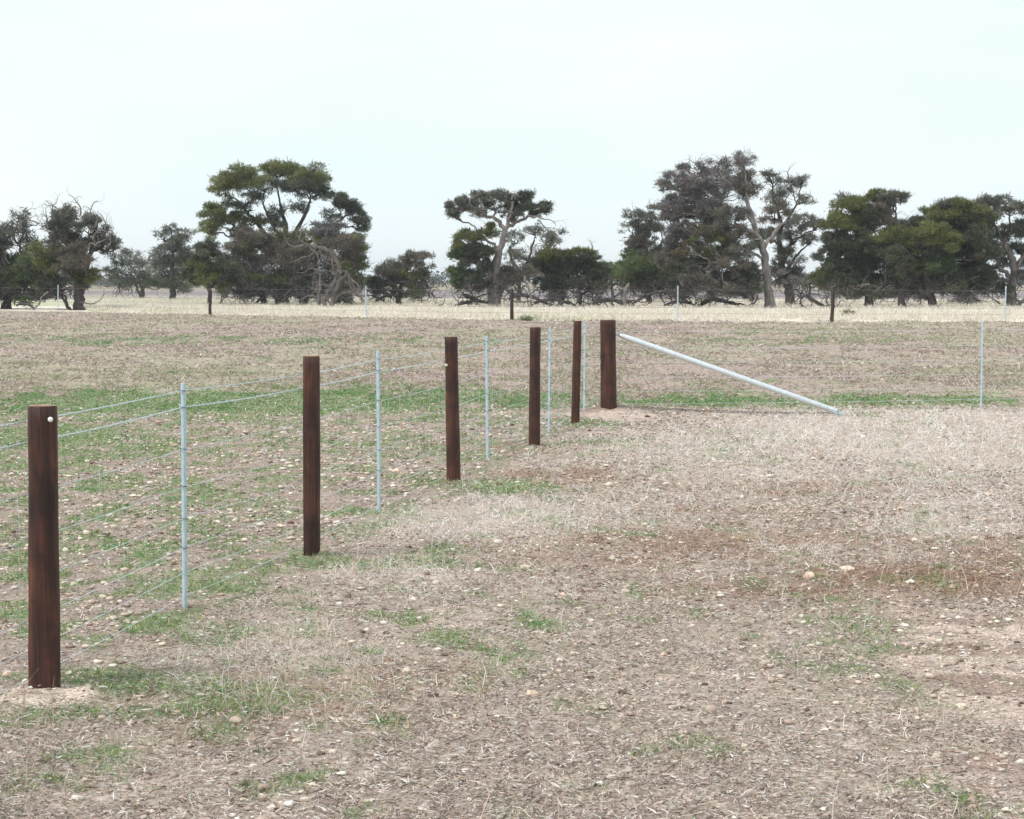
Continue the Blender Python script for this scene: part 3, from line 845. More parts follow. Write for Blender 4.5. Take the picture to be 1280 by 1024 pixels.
def build_far_fence():
    x0, y0 = 0.0, float(far_y(0.0))
    root = empty('old_fence', (x0, y0, 0), 'old wire fence with thin timber posts running along the front of the tall dry grass', 'fence')
    def spot(px):
        u = (px - 640) / F
        X = np.linspace(-60, 40, 4001); Yv = far_y(X); k = np.argmin(np.abs(X - u * Yv)); return float(X[k]), float(Yv[k])
    H = 1.30
    for k, px in enumerate((-118, 263, 640, 1040, 1430)):
        x, y = spot(px); rg = np.random.default_rng(60 + k)
        tb = Tubes(9); zs = np.linspace(-0.1, H + rg.uniform(-.04, .05), 7)
        tb.add([(x + rg.normal() * 0.012 * (z > 0), y, z) for z in zs], [0.082, 0.08, 0.076, 0.074, 0.072, 0.07, 0.062])
        o = tb.build('timber_post', M_OLDPOST, root)
    for k, px in enumerate((73, 458, 847, 1256)):
        x, y = spot(px); picket_mesh(x, y, 1.42, root, scale=2.2, lean=((0.03, -0.02, 0.0, 0.01)[k], 0))
    xs = np.linspace(-32, 32, 60)
    for h, r in ((1.24, 0.008), (1.02, 0.004), (0.80, 0.004), (0.55, 0.004), (0.3, 0.003)):
        tb = Tubes(4); tb.add([(x, float(far_y(x)) - 0.09, h + 0.012 * math.sin(x * 0.9 + h)) for x in xs], r); tb.build('wire', M_OLDWIRE, root)

# ------------------------------------------------------------------ trees
PAL = {
 'olive': [(0.164, 0.183, 0.054), (0.137, 0.156, 0.051), (0.202, 0.210, 0.073), (0.110, 0.129, 0.051)],
 'dark': [(0.073, 0.092, 0.051), (0.092, 0.106, 0.063), (0.059, 0.073, 0.047), (0.113, 0.113, 0.073)],
 'grey': [(0.137, 0.150, 0.110), (0.164, 0.169, 0.132), (0.110, 0.120, 0.092), (0.183, 0.173, 0.143)],
 'brown': [(0.173, 0.150, 0.113), (0.146, 0.129, 0.103), (0.202, 0.173, 0.137), (0.119, 0.110, 0.083)],
 'mauve': [(0.219, 0.201, 0.199), (0.186, 0.171, 0.169), (0.248, 0.229, 0.226), (0.156, 0.143, 0.142)],
 'green': [(0.100, 0.146, 0.054), (0.129, 0.173, 0.064), (0.083, 0.119, 0.051), (0.156, 0.183, 0.073)],
 'rust': [(.17, .10, .055), (.13, .11, .05), (.11, .12, .05), (.15, .13, .09)],
}
def bez(a, b, rise, n, wig, rg):
    c = (a + b) / 2 + np.array([0, 0, rise]); t = np.linspace(0, 1, n)[:, None]
    P = (1 - t) ** 2 * a + 2 * t * (1 - t) * c + t ** 2 * b
    P[1:-1] += rg.normal(size=(n - 2, 3)) * wig
    return P
def curly(tb, p, d, L, r, depth, rg, curl=0.35, steps=9, up=0.0):
    p = np.array(p, float); d = np.array(d, float); d /= np.linalg.norm(d)
    ax = rg.normal(size=3) + np.array([0, 2.2, 0]) * rg.choice([-1, 1]); ax /= np.linalg.norm(ax)
    pts = [p.copy()]; rs = [r]
    for k in range(steps):
        c = curl * rg.uniform(0.3, 1.5)
        d = d + np.cross(ax, d) * c + rg.normal(size=3) * 0.12 + np.array([0, 0, up]); d /= np.linalg.norm(d)
        p = p + d * L / steps; pts.append(p.copy()); rs.append(r * (1 - 0.8 * (k + 1) / steps))
        if rg.random() < 0.18: ax = -ax
        if depth > 0 and k > 1 and rg.random() < 0.55:
            dd = d + rg.normal(size=3) * np.array([0.8, 0.5, 0.7]); curly(tb, p, dd, L * rg.uniform(.35, .6), rs[-1] * 0.65, depth - 1, rg, curl, 7, up)
    tb.add(pts, rs, cap=False, sides=4 if r < 0.06 else 6)

def tree(label, Y, trunks, lobes, seed, bark=M_BARK, dead=(), name='tree', cat='tree', leaf=0.15, amount=1.0, group=None, forks=None, twig=1.0, deadbark=M_DEAD, skirt=None, clump=1.0, spray=0, stray=0.12, puff=1.16):
    """trunks: list of (points in picture px, radii in px, depth offset m); lobes: (px, py, rx, ry, palette, fill[, dy]);
       dead: (px, py, dirx, dirz, length px, radius px, depth)"""
    rg = np.random.default_rng(seed)
    b0 = trunks[0][0][0]
    base = at(b0[0], b0[1], Y)
    root = empty(name, (base[0], Y, 0), label, cat, group)
    s = mpp(Y)
    tb = Tubes(10); nodes = []
    for pts, rad, dy in trunks:
        P = [at(px, py, Y + dy * (k / max(1, len(pts) - 1))) for k, (px, py) in enumerate(pts)]
        if abs(P[0][2]) < 1.2: P[0][2] = -0.15
        P = np.array(P); rad = np.array(rad, float) * s
        t = np.linspace(0, 1, len(P)); tt = np.linspace(0, 1, len(P) * 4)
        Q = np.stack([np.interp(tt, t, P[:, i]) for i in range(3)], 1)
        Q[1:-1] = (Q[:-2] + Q[1:-1] * 2 + Q[2:]) / 4
        Q[1:-1] += rg.normal(size=(len(Q) - 2, 3)) * 0.035
        rr = np.interp(tt, t, rad) * (1 + rg.normal(size=len(tt)) * 0.06)
        if abs(P[0][2]) < 0.3: rr[0] *= 1.5; rr[1] *= 1.15
        tb.add(Q, rr)
        for k in range(len(Q) // 3, len(Q)): nodes.append((Q[k], rr[k]))
    tb.build('trunk', bark, root)
    NP_ = np.array([n[0] for n in nodes]); NR = np.array([n[1] for n in nodes])
    tb = Tubes(5); VV = []; CC = []
    for lb in lobes:
        px, py, rx, ry, pal, fill = lb[:6]
        dy = lb[6] if len(lb) > 6 else rg.uniform(-0.9, 0.9) * rx * s
        c = at(px, py, Y + dy); RX, RZ = rx * s * 1.08, ry * s * puff; RY = RX * 0.85
        low = c - np.array([0, 0, RZ * 0.45])
        # a limb from the nearest trunk node that lies below
        dist = np.linalg.norm((NP_ - low) * np.array([1, 1, 0.8]), axis=1) + np.maximum(NP_[:, 2] - low[2], 0) * 3
        j = int(np.argmin(dist)); a = NP_[j]; r0 = min(NR[j] * 0.7, 0.16)
        limb = bez(a, low, 0.15 * np.linalg.norm(low - a), 9, 0.06, rg)
        tb.add(limb, np.linspace(r0, 0.05, 9), cap=False, sides=6)
        K = int(np.clip(14 + RX * RZ * 6.0, 14, 110))
        v = rg.normal(size=(K, 3)); v /= np.linalg.norm(v, axis=1)[:, None]
        v[:, 2] = np.where((v[:, 2] < -0.35) & (rg.random(K) < 0.45), -v[:, 2], v[:, 2])
        rad = rg.uniform(0.2, 1.12, K) ** 0.6
        C = c + v * rad[:, None] * np.array([RX, RY, RZ]) * 0.88
        rc = np.clip(0.14 * (RX + RZ), 0.20, 0.48) * rg.uniform(0.55, 1.35, K) * clump
        for q in range(K):
            if rg.random() < 0.5 * twig:
                s0 = limb[rg.integers(5, 9)]
                tb.add(bez(s0, C[q], 0.05, 5, 0.07, rg), np.linspace(0.035, 0.012, 5), cap=False, sides=4)
        for q in range(spray if pal in ('mauve', 'grey', 'brown') else 0):
            d = rg.normal(size=3); d[2] = abs(d[2]); d /= np.linalg.norm(d)
            p = c + d * np.array([RX, RY, RZ]) * rg.uniform(.25, .75)
            curly(tb, p, d + np.array([-.3, 0, .2]), rg.uniform(.5, .9) * (RX + RZ) * .6, 0.35 * s, 1, rg, 0.3)
        area = math.pi * rx * ry
        N = int(area * 2.35 * fill * amount * (0.15 / leaf) ** 2)
        w = rc ** 2; w /= w.sum(); q = rg.choice(K, N, p=w)
        g = rg.normal(size=(N, 3)); g /= np.linalg.norm(g, axis=1)[:, None]; g *= (rg.random(N) ** 0.45 * np.where(rg.random(N) < stray, 1.6, 1.0))[:, None]
        P = C[q] + g * rc[q][:, None] * np.array([1.3, 1.3, 0.8])
        u = g * 0.9 + rg.normal(size=(N, 3)) * 0.55 + np.array([0, 0, 0.25]); u /= np.linalg.norm(u, axis=1)[:, None]
        w_ = np.cross(u, rg.normal(size=(N, 3)) + np.array([0.8, 0, 0])); w_ /= np.linalg.norm(w_, axis=1)[:, None]
        ln = (leaf * rg.uniform(0.5, 1.5, N) * 1.05)[:, None]; wd = (leaf * rg.uniform(0.09, 0.20, N))[:, None]
        VV.append(np.stack([P - u * ln, P + w_ * wd, P + u * ln, P - w_ * wd], 1).reshape(-1, 3))
        pc = np.array(PAL[pal]); cq = pc[rg.integers(0, len(pc), K)] * rg.uniform(0.72, 1.3, (K, 1)) * rg.uniform(0.8, 1.25)
        cc = 0.6 * cq[q] + 0.4 * pc[rg.integers(0, len(pc), N)]
        cc = cc * (1 + rg.normal(size=(N, 1)) * 0.15)
        CC.append(np.repeat(np.clip(cc, 0.01, 0.5), 4, 0))
    tb.build('branches', bark, root)
    if VV:
        V = np.concatenate(VV); Fq = np.arange(len(V)).reshape(-1, 4)
        mesh_obj('crown', V, Fq, M_LEAF, root, col=np.concatenate(CC))
    if skirt:
        tb = Tubes(4)
        x0, x1, ytop, ybot, m_ = skirt
        for _ in range(m_):
            px = rg.uniform(x0, x1); p = at(px, rg.uniform(ytop, ytop + (ybot - ytop) * .5), Y + rg.uniform(-2, 1.5))
            curly(tb, p, (rg.choice([-1, 1]) * rg.uniform(.2, 1), rg.uniform(-.4, .4), rg.uniform(-.9, .1)), rg.uniform(14, 30) * s, rg.uniform(.4, .9) * s, 2, rg, 0.45)
        tag(tb.build('hanging_twigs', deadbark if deadbark is not M_DEAD else M_DARKDEAD, root), kind='stuff')
    if dead:
        for (px, py, dx, dz, L, r, dep) in dead:
            tb = Tubes(5); a = at(px, py, Y - 0.6); curly(tb, a, (dx, rg.uniform(-.3, .1), dz), L * s, r * s, dep, rg)
            tb.build('dead_branch', deadbark, root)
    return root

def build_trees():
    # far left, cut by the frame
    tree('leftmost tree, cut off by the left edge, pale dead twigs above its crown', 112,
         [([(8, 386), (12, 350), (4, 318), (-6, 300)], [5, 4, 3, 2], 0), ([(12, 350), (30, 325), (36, 305)], [3, 2.4, 1.6], .5)],
         [(-10, 300, 34, 22, 'grey', .6), (22, 296, 24, 18, 'grey', .5), (0, 335, 46, 26, 'dark', 1.2), (32, 348, 30, 26, 'green', 1.0), (20, 368, 40, 9, 'dark', .7), (60, 368, 20, 8, 'dark', .5), (-20, 350, 34, 26, 'dark', 1.2), (28, 270, 16, 10, 'grey', .3)],
         101, M_BARK, [(5, 290, -.4, 1, 46, .9, 2), (20, 285, .2, 1, 40, .9, 2), (34, 285, .5, 1, 36, .8, 2), (12, 330, -.8, .5, 40, 1.0, 2), (30, 320, .3, 1, 40, 1, 2), (26, 375, 1, .1, 40, 1, 2)], skirt=(-30, 50, 352, 380, 50))
    tree('leaning dark trunk tree with curling bare grey twigs at its top right', 108,
         [([(98, 389), (98, 370), (100, 352), (94, 325), (84, 300)], [7, 6.5, 6, 4, 2.5], 0), ([(101, 352), (110, 325), (118, 300), (120, 280)], [4.5, 3.4, 2.2, 1.4], .4), ([(88, 384), (84, 380)], [2.5, 2], 0)],
         [(82, 268, 20, 15, 'grey', .9), (70, 290, 26, 18, 'grey', .8), (112, 284, 20, 18, 'grey', .7), (92, 308, 28, 16, 'brown', .9), (128, 305, 18, 12, 'grey', .6),
          (62, 325, 24, 22, 'olive', 1.2), (88, 330, 30, 22, 'brown', 1.2), (104, 345, 20, 14, 'olive', 1.0), (50, 345, 22, 18, 'dark', 1.0), (142, 308, 10, 10, 'grey', .6), (76, 356, 34, 12, 'dark', .9)],
         102, M_BARK, [(60, 285, -.5, 1, 36, 1.3, 2), (75, 268, .1, 1, 26, 1.1, 2), (100, 270, .7, .8, 34, 1.2, 2), (114, 290, 1, .5, 44, 1.4, 3), (120, 305, 1, .3, 40, 1.2, 2), (104, 315, .4, .9, 40, 1.5, 3), (48, 280, -.9, .5, 34, 1.1, 2), (108, 350, .7, 1, 44, 1.1, 1), (100, 378, 1, .15, 42, 1.0, 2), (60, 365, -1, -.2, 50, 1.2, 3), (88, 262, .4, 1, 22, 1.1, 3), (70, 276, -.9, .7, 34, 1.2, 3), (112, 275, .6, .9, 30, 1.2, 3), (126, 295, 1, .5, 36, 1.2, 3), (130, 310, 1, .1, 30, 1.1, 3), (116, 300, .1, 1, 34, 1.3, 3)], skirt=(46, 90, 352, 380, 30))
    tree('small airy tree standing back in the grass right of the leaning trunk tree', 168,
         [([(179, 373), (178, 362), (172, 345)], [3, 2.6, 1.8], 0), ([(178, 364), (170, 357), (166, 352)], [1.6, 1.3, 1], 0)],
         [(160, 322, 20, 12, 'grey', .75), (178, 335, 22, 14, 'grey', .9), (150, 335, 16, 12, 'dark', .8), (165, 350, 28, 9, 'dark', 1.0), (186, 350, 16, 10, 'dark', 1.1), (140, 343, 12, 10, 'brown', .8)],
         103, dead=[(160, 315, -.2, 1, 12, .6, 1)], leaf=.2, skirt=(140, 195, 352, 364, 20))
    tree('grey green tree with a small tufted top beside the big umbrella tree', 158,
         [([(215, 375), (216, 360), (214, 340), (216, 310)], [4.6, 3.8, 2.6, 1.4], 0)],
         [(214, 284, 12, 7, 'grey', .7), (232, 292, 12, 8, 'grey', .6), (204, 295, 12, 8, 'grey', .6), (215, 318, 26, 20, 'grey', 1.25), (204, 338, 24, 18, 'grey', 1.1), (232, 335, 20, 20, 'dark', 1.1), (214, 356, 30, 10, 'dark', 1.1), (222, 303, 18, 9, 'grey', .8)],
         104, leaf=.19)
    tree('dark rounded bush at the left foot of the big umbrella tree', 118,
         [([(262, 378), (262, 362), (258, 345)], [3, 2.5, 2], 0)],
         [(258, 318, 22, 18, 'dark', 1.3), (252, 342, 24, 18, 'olive', 1.2), (280, 340, 20, 20, 'dark', 1.2), (266, 352, 24, 13, 'olive', 1.2), (236, 345, 14, 14, 'dark', 1.1)],
         105)
    tree('tallest left tree, umbrella crown on fanning limbs with a lobe either side', 128,
         [([(352, 381), (354, 350), (356, 320), (358, 285), (350, 255)], [8, 6, 4.6, 3, 1.8], 0),
          ([(356, 322), (335, 295), (315, 272), (300, 255)], [3.4, 2.6, 1.9, 1.2], .5), ([(358, 315), (372, 285), (384, 262), (388, 248)], [3.4, 2.6, 1.9, 1.2], -.5),
          ([(357, 305), (340, 280), (330, 258)], [2.4, 1.8, 1.2], -.8), ([(358, 318), (395, 298), (415, 285), (432, 270)], [3, 2.2, 1.6, 1.1], .3), ([(354, 325), (320, 308), (290, 295)], [3, 2.2, 1.4], .3)],
         [(300, 222, 34, 15, 'olive', 1.35), (345, 213, 36, 12, 'olive', 1.4), (385, 222, 26, 15, 'olive', 1.4), (282, 238, 18, 14, 'olive', 1.1), (372, 235, 30, 12, 'dark', 1.3), (330, 232, 30, 10, 'dark', .7),
          (398, 238, 14, 13, 'dark', 1.1), (310, 248, 22, 10, 'dark', .5), (295, 260, 22, 9, 'dark', .7), (268, 268, 20, 14, 'olive', 1.3), (260, 286, 16, 13, 'olive', 1.1), (292, 276, 18, 10, 'olive', 1.0), (312, 275, 20, 9, 'olive', 1.1), (300, 292, 20, 9, 'dark', .7),
          (420, 248, 16, 12, 'dark', 1.4), (438, 262, 18, 13, 'dark', 1.4), (450, 280, 13, 14, 'dark', 1.2), (412, 270, 16, 8, 'dark', .6), (448, 296, 10, 5, 'dark', .7), (376, 258, 20, 8, 'dark', .35), (345, 276, 16, 12, 'grey', 1.0), (352, 262, 22, 8, 'dark', .3)],
         106, M_BARK, leaf=.135, stray=.05, puff=1.12, clump=1.1, skirt=(300, 420, 352, 380, 40))
    tree('broad tangled brown grey thicket tree filling the space under the umbrella crown', 120,
         [([(330, 384), (328, 365), (318, 345), (308, 325)], [4.5, 3.6, 2.6, 1.6], 0), ([(380, 384), (384, 362), (390, 340), (398, 318)], [5, 4, 3, 2], .5), ([(345, 384), (350, 360), (356, 330)], [4, 3, 2], .3), ([(420, 384), (424, 362), (430, 335)], [4, 3, 2], .3)],
         [(312, 300, 26, 14, 'brown', 1.0), (340, 310, 26, 16, 'brown', 1.1), (378, 300, 30, 14, 'olive', 1.0), (410, 288, 22, 14, 'mauve', 1.1), (430, 308, 26, 16, 'brown', 1.2), (300, 325, 28, 20, 'brown', 1.1), (345, 338, 34, 20, 'brown', 1.1), (290, 345, 24, 18, 'dark', 1.0), (325, 355, 28, 14, 'green', .9),
          (395, 325, 34, 22, 'mauve', .9), (436, 335, 22, 22, 'olive', 1.1), (446, 318, 12, 22, 'olive', 1.0), (380, 352, 36, 13, 'dark', .8), (430, 357, 28, 14, 'brown', .8), (300, 362, 26, 10, 'mauve', .5), (345, 366, 34, 10, 'mauve', .5), (395, 368, 34, 9, 'mauve', .4), (438, 368, 20, 10, 'dark', .6), (365, 320, 26, 18, 'brown', 1.1), (350, 355, 28, 12, 'green', .8), (446, 300, 10, 8, 'grey', 1.0), (304, 312, 16, 10, 'olive', .9)],
         107, M_BARK, [(330, 372, -1, .1, 60, 1.6, 3), (318, 370, -1, 0, 50, 1.4, 3), (350, 372, .8, .2, 50, 1.6, 3), (430, 370, 1, .2, 60, 1.5, 3), (380, 372, -.6, .2, 50, 1.5, 3), (450, 365, .7, .5, 40, 1.2, 3), (400, 365, .6, .6, 60, 1.6, 3)], deadbark=M_DARKDEAD, skirt=(275, 455, 356, 384, 170))
    tree('bare dead tree, pale grey trunk bent over like an arch before the thicket', 112,
         [([(402, 384), (408, 368), (420, 350), (424, 332), (416, 318), (402, 310), (386, 306), (372, 308)], [4.6, 3.8, 3.0, 2.6, 2.3, 2.0, 1.6, 1.0], 0),
          ([(412, 362), (425, 348), (436, 344), (441, 354)], [2.8, 2.4, 2, 1.2], -.3), ([(398, 384), (400, 360), (398, 335)], [2.4, 1.8, 1.1], .3), ([(408, 372), (426, 366), (446, 364)], [2.4, 1.8, 1], 0), ([(430, 350), (442, 356), (445, 370)], [1.8, 1.4, .9], 0)],
         [], 108, M_GREYBARK2, [(402, 310, -.6, .6, 34, 1.6, 3), (386, 306, -.9, -.3, 44, 1.5, 3), (416, 318, .1, 1, 26, 1.3, 2), (395, 308, -.3, -1, 44, 1.3, 3), (380, 306, -.6, -.8, 40, 1.2, 3), (374, 298, -.1, 1, 18, 1.2, 1), (398, 340, -.6, .6, 40, 1.2, 3), (410, 370, -1, .1, 40, 1.4, 3), (416, 320, -.4, -1, 40, 1.2, 3), (400, 312, .3, -1, 44, 1.2, 3), (386, 308, .2, -1, 46, 1.2, 3), (410, 358, -.7, .7, 44, 1.2, 3), (420, 345, -1, .3, 40, 1.1, 3), (436, 346, .2, -1, 30, 1.1, 3), (396, 372, -.7, .6, 34, 1.2, 3), (440, 350, .8, -.3, 34, 1.3, 3), (424, 340, .7, .5, 26, 1.2, 2)], name='dead_tree', deadbark=M_GREYBARK2)
    tree('small brown flat topped tree with a fallen tangle, right of the bent dead tree', 122,
         [([(498, 381), (500, 362), (506, 345), (512, 332)], [3.2, 2.6, 2, 1.4], 0), ([(500, 364), (488, 348), (480, 338)], [2, 1.6, 1], 0)],
         [(518, 324, 24, 9, 'brown', 1.2), (494, 332, 22, 9, 'grey', .8), (530, 338, 12, 10, 'brown', .7), (484, 348, 24, 14, 'brown', .9), (512, 350, 24, 12, 'olive', .9), (498, 340, 22, 8, 'grey', .4), (470, 360, 16, 12, 'dark', .9), (508, 366, 24, 9, 'green', .5)],
         109, M_BARK, [(490, 372, -1, .2, 44, 1.4, 3), (500, 372, 1, .1, 44, 1.4, 3), (470, 376, 1, .2, 50, 1.6, 3), (520, 350, .7, .6, 26, 1.1, 2), (480, 376, -.8, .4, 36, 1.3, 3)], deadbark=M_DARKDEAD, skirt=(465, 545, 352, 382, 80))
    # centre
    tree('centre tree with a pale forked trunk holding up a flat dark umbrella crown', 112,
         [([(618, 384), (618, 355), (621, 325), (628, 300), (632, 286)], [8, 6.5, 5.2, 4, 3.2], 0), ([(631, 288), (622, 276), (606, 268), (590, 262)], [2.9, 2.5, 1.9, 1.2], 0), ([(632, 286), (645, 278), (660, 272), (672, 262)], [2.8, 2.2, 1.6, 1.1], .5),
          ([(631, 288), (638, 268), (642, 252)], [2.6, 2, 1.2], -.3), ([(622, 310), (606, 298), (598, 290)], [2, 1.5, 1], .2), ([(620, 380), (628, 352), (634, 340)], [3.5, 2.6, 1.6], .3)],
         [(575, 260, 18, 10, 'grey', 1.3), (598, 250, 20, 10, 'grey', 1.2), (624, 246, 20, 8, 'grey', 1.0), (648, 252, 20, 13, 'dark', 1.4), (670, 262, 18, 12, 'dark', 1.2), (640, 268, 14, 9, 'grey', .7), (600, 266, 14, 6, 'grey', .6), (567, 268, 10, 6, 'grey', 1.0), (682, 262, 8, 7, 'grey', .6), (658, 246, 14, 7, 'dark', 1.1), (620, 258, 22, 6, 'grey', .4),
          (590, 300, 20, 14, 'olive', 1.3), (580, 322, 18, 16, 'green', 1.4), (600, 325, 20, 20, 'dark', 1.2), (576, 345, 16, 13, 'green', 1.3), (600, 348, 22, 12, 'dark', 1.0), (612, 288, 12, 8, 'olive', 1.1), (640, 348, 26, 14, 'brown', 1.0), (592, 356, 26, 8, 'dark', .7)],
         110, M_GREYBARK, [(640, 250, -.2, 1, 16, .9, 2), (590, 258, -.6, .6, 26, 1.1, 2), (670, 262, .7, .3, 24, 1.1, 2), (672, 275, .8, -.2, 36, 1.1, 3), (660, 270, .8, -.6, 40, 1.1, 3), (606, 268, -.8, .3, 26, 1.1, 2), (608, 300, -1, .3, 26, 1.2, 2)], skirt=(575, 650, 350, 382, 50))
    tree('thin airy tree with sky showing through, just right of the pale forked trunk', 132,
         [([(648, 380), (650, 350), (660, 325), (668, 300)], [3, 2.2, 1.6, 1.1], 0), ([(652, 345), (640, 325), (636, 308)], [1.6, 1.2, .9], 0), ([(660, 328), (684, 312), (690, 300)], [1.4, 1.1, .9], 0)],
         [(690, 298, 18, 12, 'grey', .7), (668, 288, 18, 8, 'grey', .5), (645, 300, 16, 10, 'grey', .45), (655, 318, 24, 12, 'grey', .4), (684, 316, 16, 8, 'brown', .4), (640, 322, 14, 10, 'grey', .4), (672, 335, 18, 9, 'brown', .6)],
         111, M_BARK, [(690, 300, .8, .5, 16, .8, 2), (672, 320, -.6, .7, 24, .9, 3)])
    tree('dense dark round bush tree right of the centre trunks, olive on top', 114,
         [([(700, 382), (704, 362), (708, 345)], [4, 3.2, 2.4], 0), ([(726, 382), (724, 362), (722, 345)], [3, 2.4, 2], 0)],
         [(700, 322, 26, 13, 'olive', 1.4), (724, 318, 20, 11, 'olive', 1.3), (682, 335, 20, 16, 'dark', 1.3), (712, 340, 28, 18, 'dark', 1.4), (740, 332, 20, 14, 'dark', 1.2), (750, 344, 18, 12, 'dark', 1.2), (690, 352, 22, 10, 'dark', 1.1), (728, 356, 28, 10, 'dark', 1.1), (700, 362, 30, 9, 'dark', .9), (745, 358, 20, 8, 'dark', .8)],
         112, M_BARK, [(740, 312, .5, .6, 14, .7, 2), (694, 366, -.8, .4, 40, 1.3, 3), (720, 366, .8, .4, 40, 1.3, 3), (716, 345, .3, 1, 24, 1.2, 2)], deadbark=M_DARKDEAD, skirt=(665, 760, 355, 382, 60))
    tree('low olive bush between the round bush tree and the big purple grey tree', 150,
         [([(765, 368), (765, 358)], [2, 1.6], 0)], [(764, 345, 16, 9, 'olive', 1.3), (780, 340, 18, 13, 'green', 1.3), (760, 334, 14, 7, 'green', 1.0), (790, 350, 20, 10, 'dark', 1.2)], 113, leaf=.18, name='bush', cat='bush')
    tree('grey green airy tree at the left shoulder of the big purple grey tree', 130,
         [([(812, 382), (810, 360), (806, 335), (800, 305)], [4, 3.2, 2.4, 1.3], 0), ([(808, 345), (822, 320), (828, 300)], [2.2, 1.7, 1], 0)],
         [(796, 270, 16, 11, 'grey', .8), (820, 266, 18, 10, 'grey', .7), (790, 288, 14, 12, 'grey', .6), (812, 290, 24, 14, 'grey', 1.1), (800, 308, 24, 13, 'brown', 1.0), (786, 318, 14, 9, 'green', 1.0), (820, 318, 24, 14, 'dark', 1.0), (800, 336, 30, 14, 'green', 1.1), (830, 342, 28, 14, 'dark', 1.1), (795, 352, 24, 10, 'dark', 1.0), (785, 342, 20, 12, 'green', 1.0), (830, 360, 26, 9, 'dark', .8), (805, 362, 24, 8, 'dark', .7), (838, 326, 16, 14, 'dark', 1.0), (800, 322, 24, 12, 'grey', 1.0)],
         114, M_BARK, [(800, 268, -.3, 1, 20, .8, 2), (820, 262, .3, 1, 16, .8, 2)], skirt=(770, 850, 352, 382, 70))
    tree('largest tree, twiggy purple grey crown spreading left from a pale trunk', 110,
         [([(962, 387), (961, 360), (958, 335), (954, 312), (946, 290), (940, 270), (932, 248)], [7, 5.6, 5, 4.2, 3.4, 2.6, 1.8], 0),
          ([(954, 306), (944, 292), (926, 284), (912, 282), (905, 276)], [3.6, 3, 2.5, 2, 1.2], -.6), ([(944, 285), (935, 268), (918, 260), (898, 256)], [2.6, 2, 1.5, 1], -.4), ([(938, 265), (932, 240), (918, 228), (890, 228)], [2, 1.6, 1.3, .9], .3),
          ([(955, 310), (972, 284), (984, 276)], [2.6, 2, 1.2], .3), ([(958, 325), (940, 316), (920, 318), (900, 332)], [2, 1.7, 1.3, .8], -.8), ([(936, 258), (930, 225), (926, 206)], [1.8, 1.3, .8], 0)],
         [(846, 230, 22, 16, 'mauve', 1.1), (872, 215, 24, 13, 'mauve', .8), (900, 212, 22, 13, 'mauve', .6), (928, 204, 18, 14, 'mauve', .5), (860, 250, 30, 16, 'mauve', 1.1), (900, 240, 32, 18, 'mauve', .8), (932, 232, 18, 18, 'brown', .9), (845, 278, 20, 22, 'mauve', 1.1), (875, 275, 26, 18, 'brown', 1.1), (858, 298, 20, 14, 'mauve', 1.0), (838, 262, 18, 18, 'mauve', 1.0), (842, 304, 18, 18, 'mauve', 1.0), (840, 326, 20, 14, 'brown', 1.0), (888, 258, 24, 14, 'mauve', .8), (868, 232, 22, 12, 'mauve', .8), (880, 288, 20, 14, 'brown', .9), (905, 302, 22, 12, 'olive', .9), (922, 268, 18, 12, 'grey', .8),
          (900, 270, 24, 14, 'grey', .8), (915, 292, 26, 14, 'brown', .9), (880, 300, 22, 16, 'olive', 1.0), (890, 318, 30, 16, 'olive', 1.0), (858, 314, 16, 10, 'rust', .8), (872, 304, 8, 5, 'rust', .7), (925, 315, 22, 14, 'grey', .8), (860, 335, 24, 14, 'dark', 1.0), (895, 350, 34, 16, 'dark', 1.1), (865, 362, 26, 10, 'dark', .7), (905, 364, 34, 11, 'brown', .7), (935, 362, 22, 12, 'dark', .7), (915, 330, 30, 14, 'brown', .9), (880, 328, 24, 14, 'dark', .9), (935, 345, 26, 16, 'dark', .9), (870, 352, 26, 10, 'brown', 1.0), (945, 300, 14, 16, 'grey', .8)],
         115, M_GREYBARK, [(932, 225, .1, 1, 34, 1.0, 3), (912, 230, -.3, 1, 36, 1.0, 3), (890, 230, -.6, .8, 36, 1.0, 3), (870, 235, -.6, .6, 34, .9, 3), (900, 256, -.9, .1, 44, 1.1, 3), (905, 278, -1, .1, 34, 1.1, 2), (935, 318, -1, -.35, 44, 1.3, 3), (925, 312, -1, -.5, 50, 1.2, 3), (950, 300, -.9, .4, 34, 1.2, 2), (850, 250, -.6, .5, 26, .8, 3)], twig=1.8, leaf=.12, clump=.95, amount=.78, spray=14, skirt=(840, 950, 354, 382, 110))
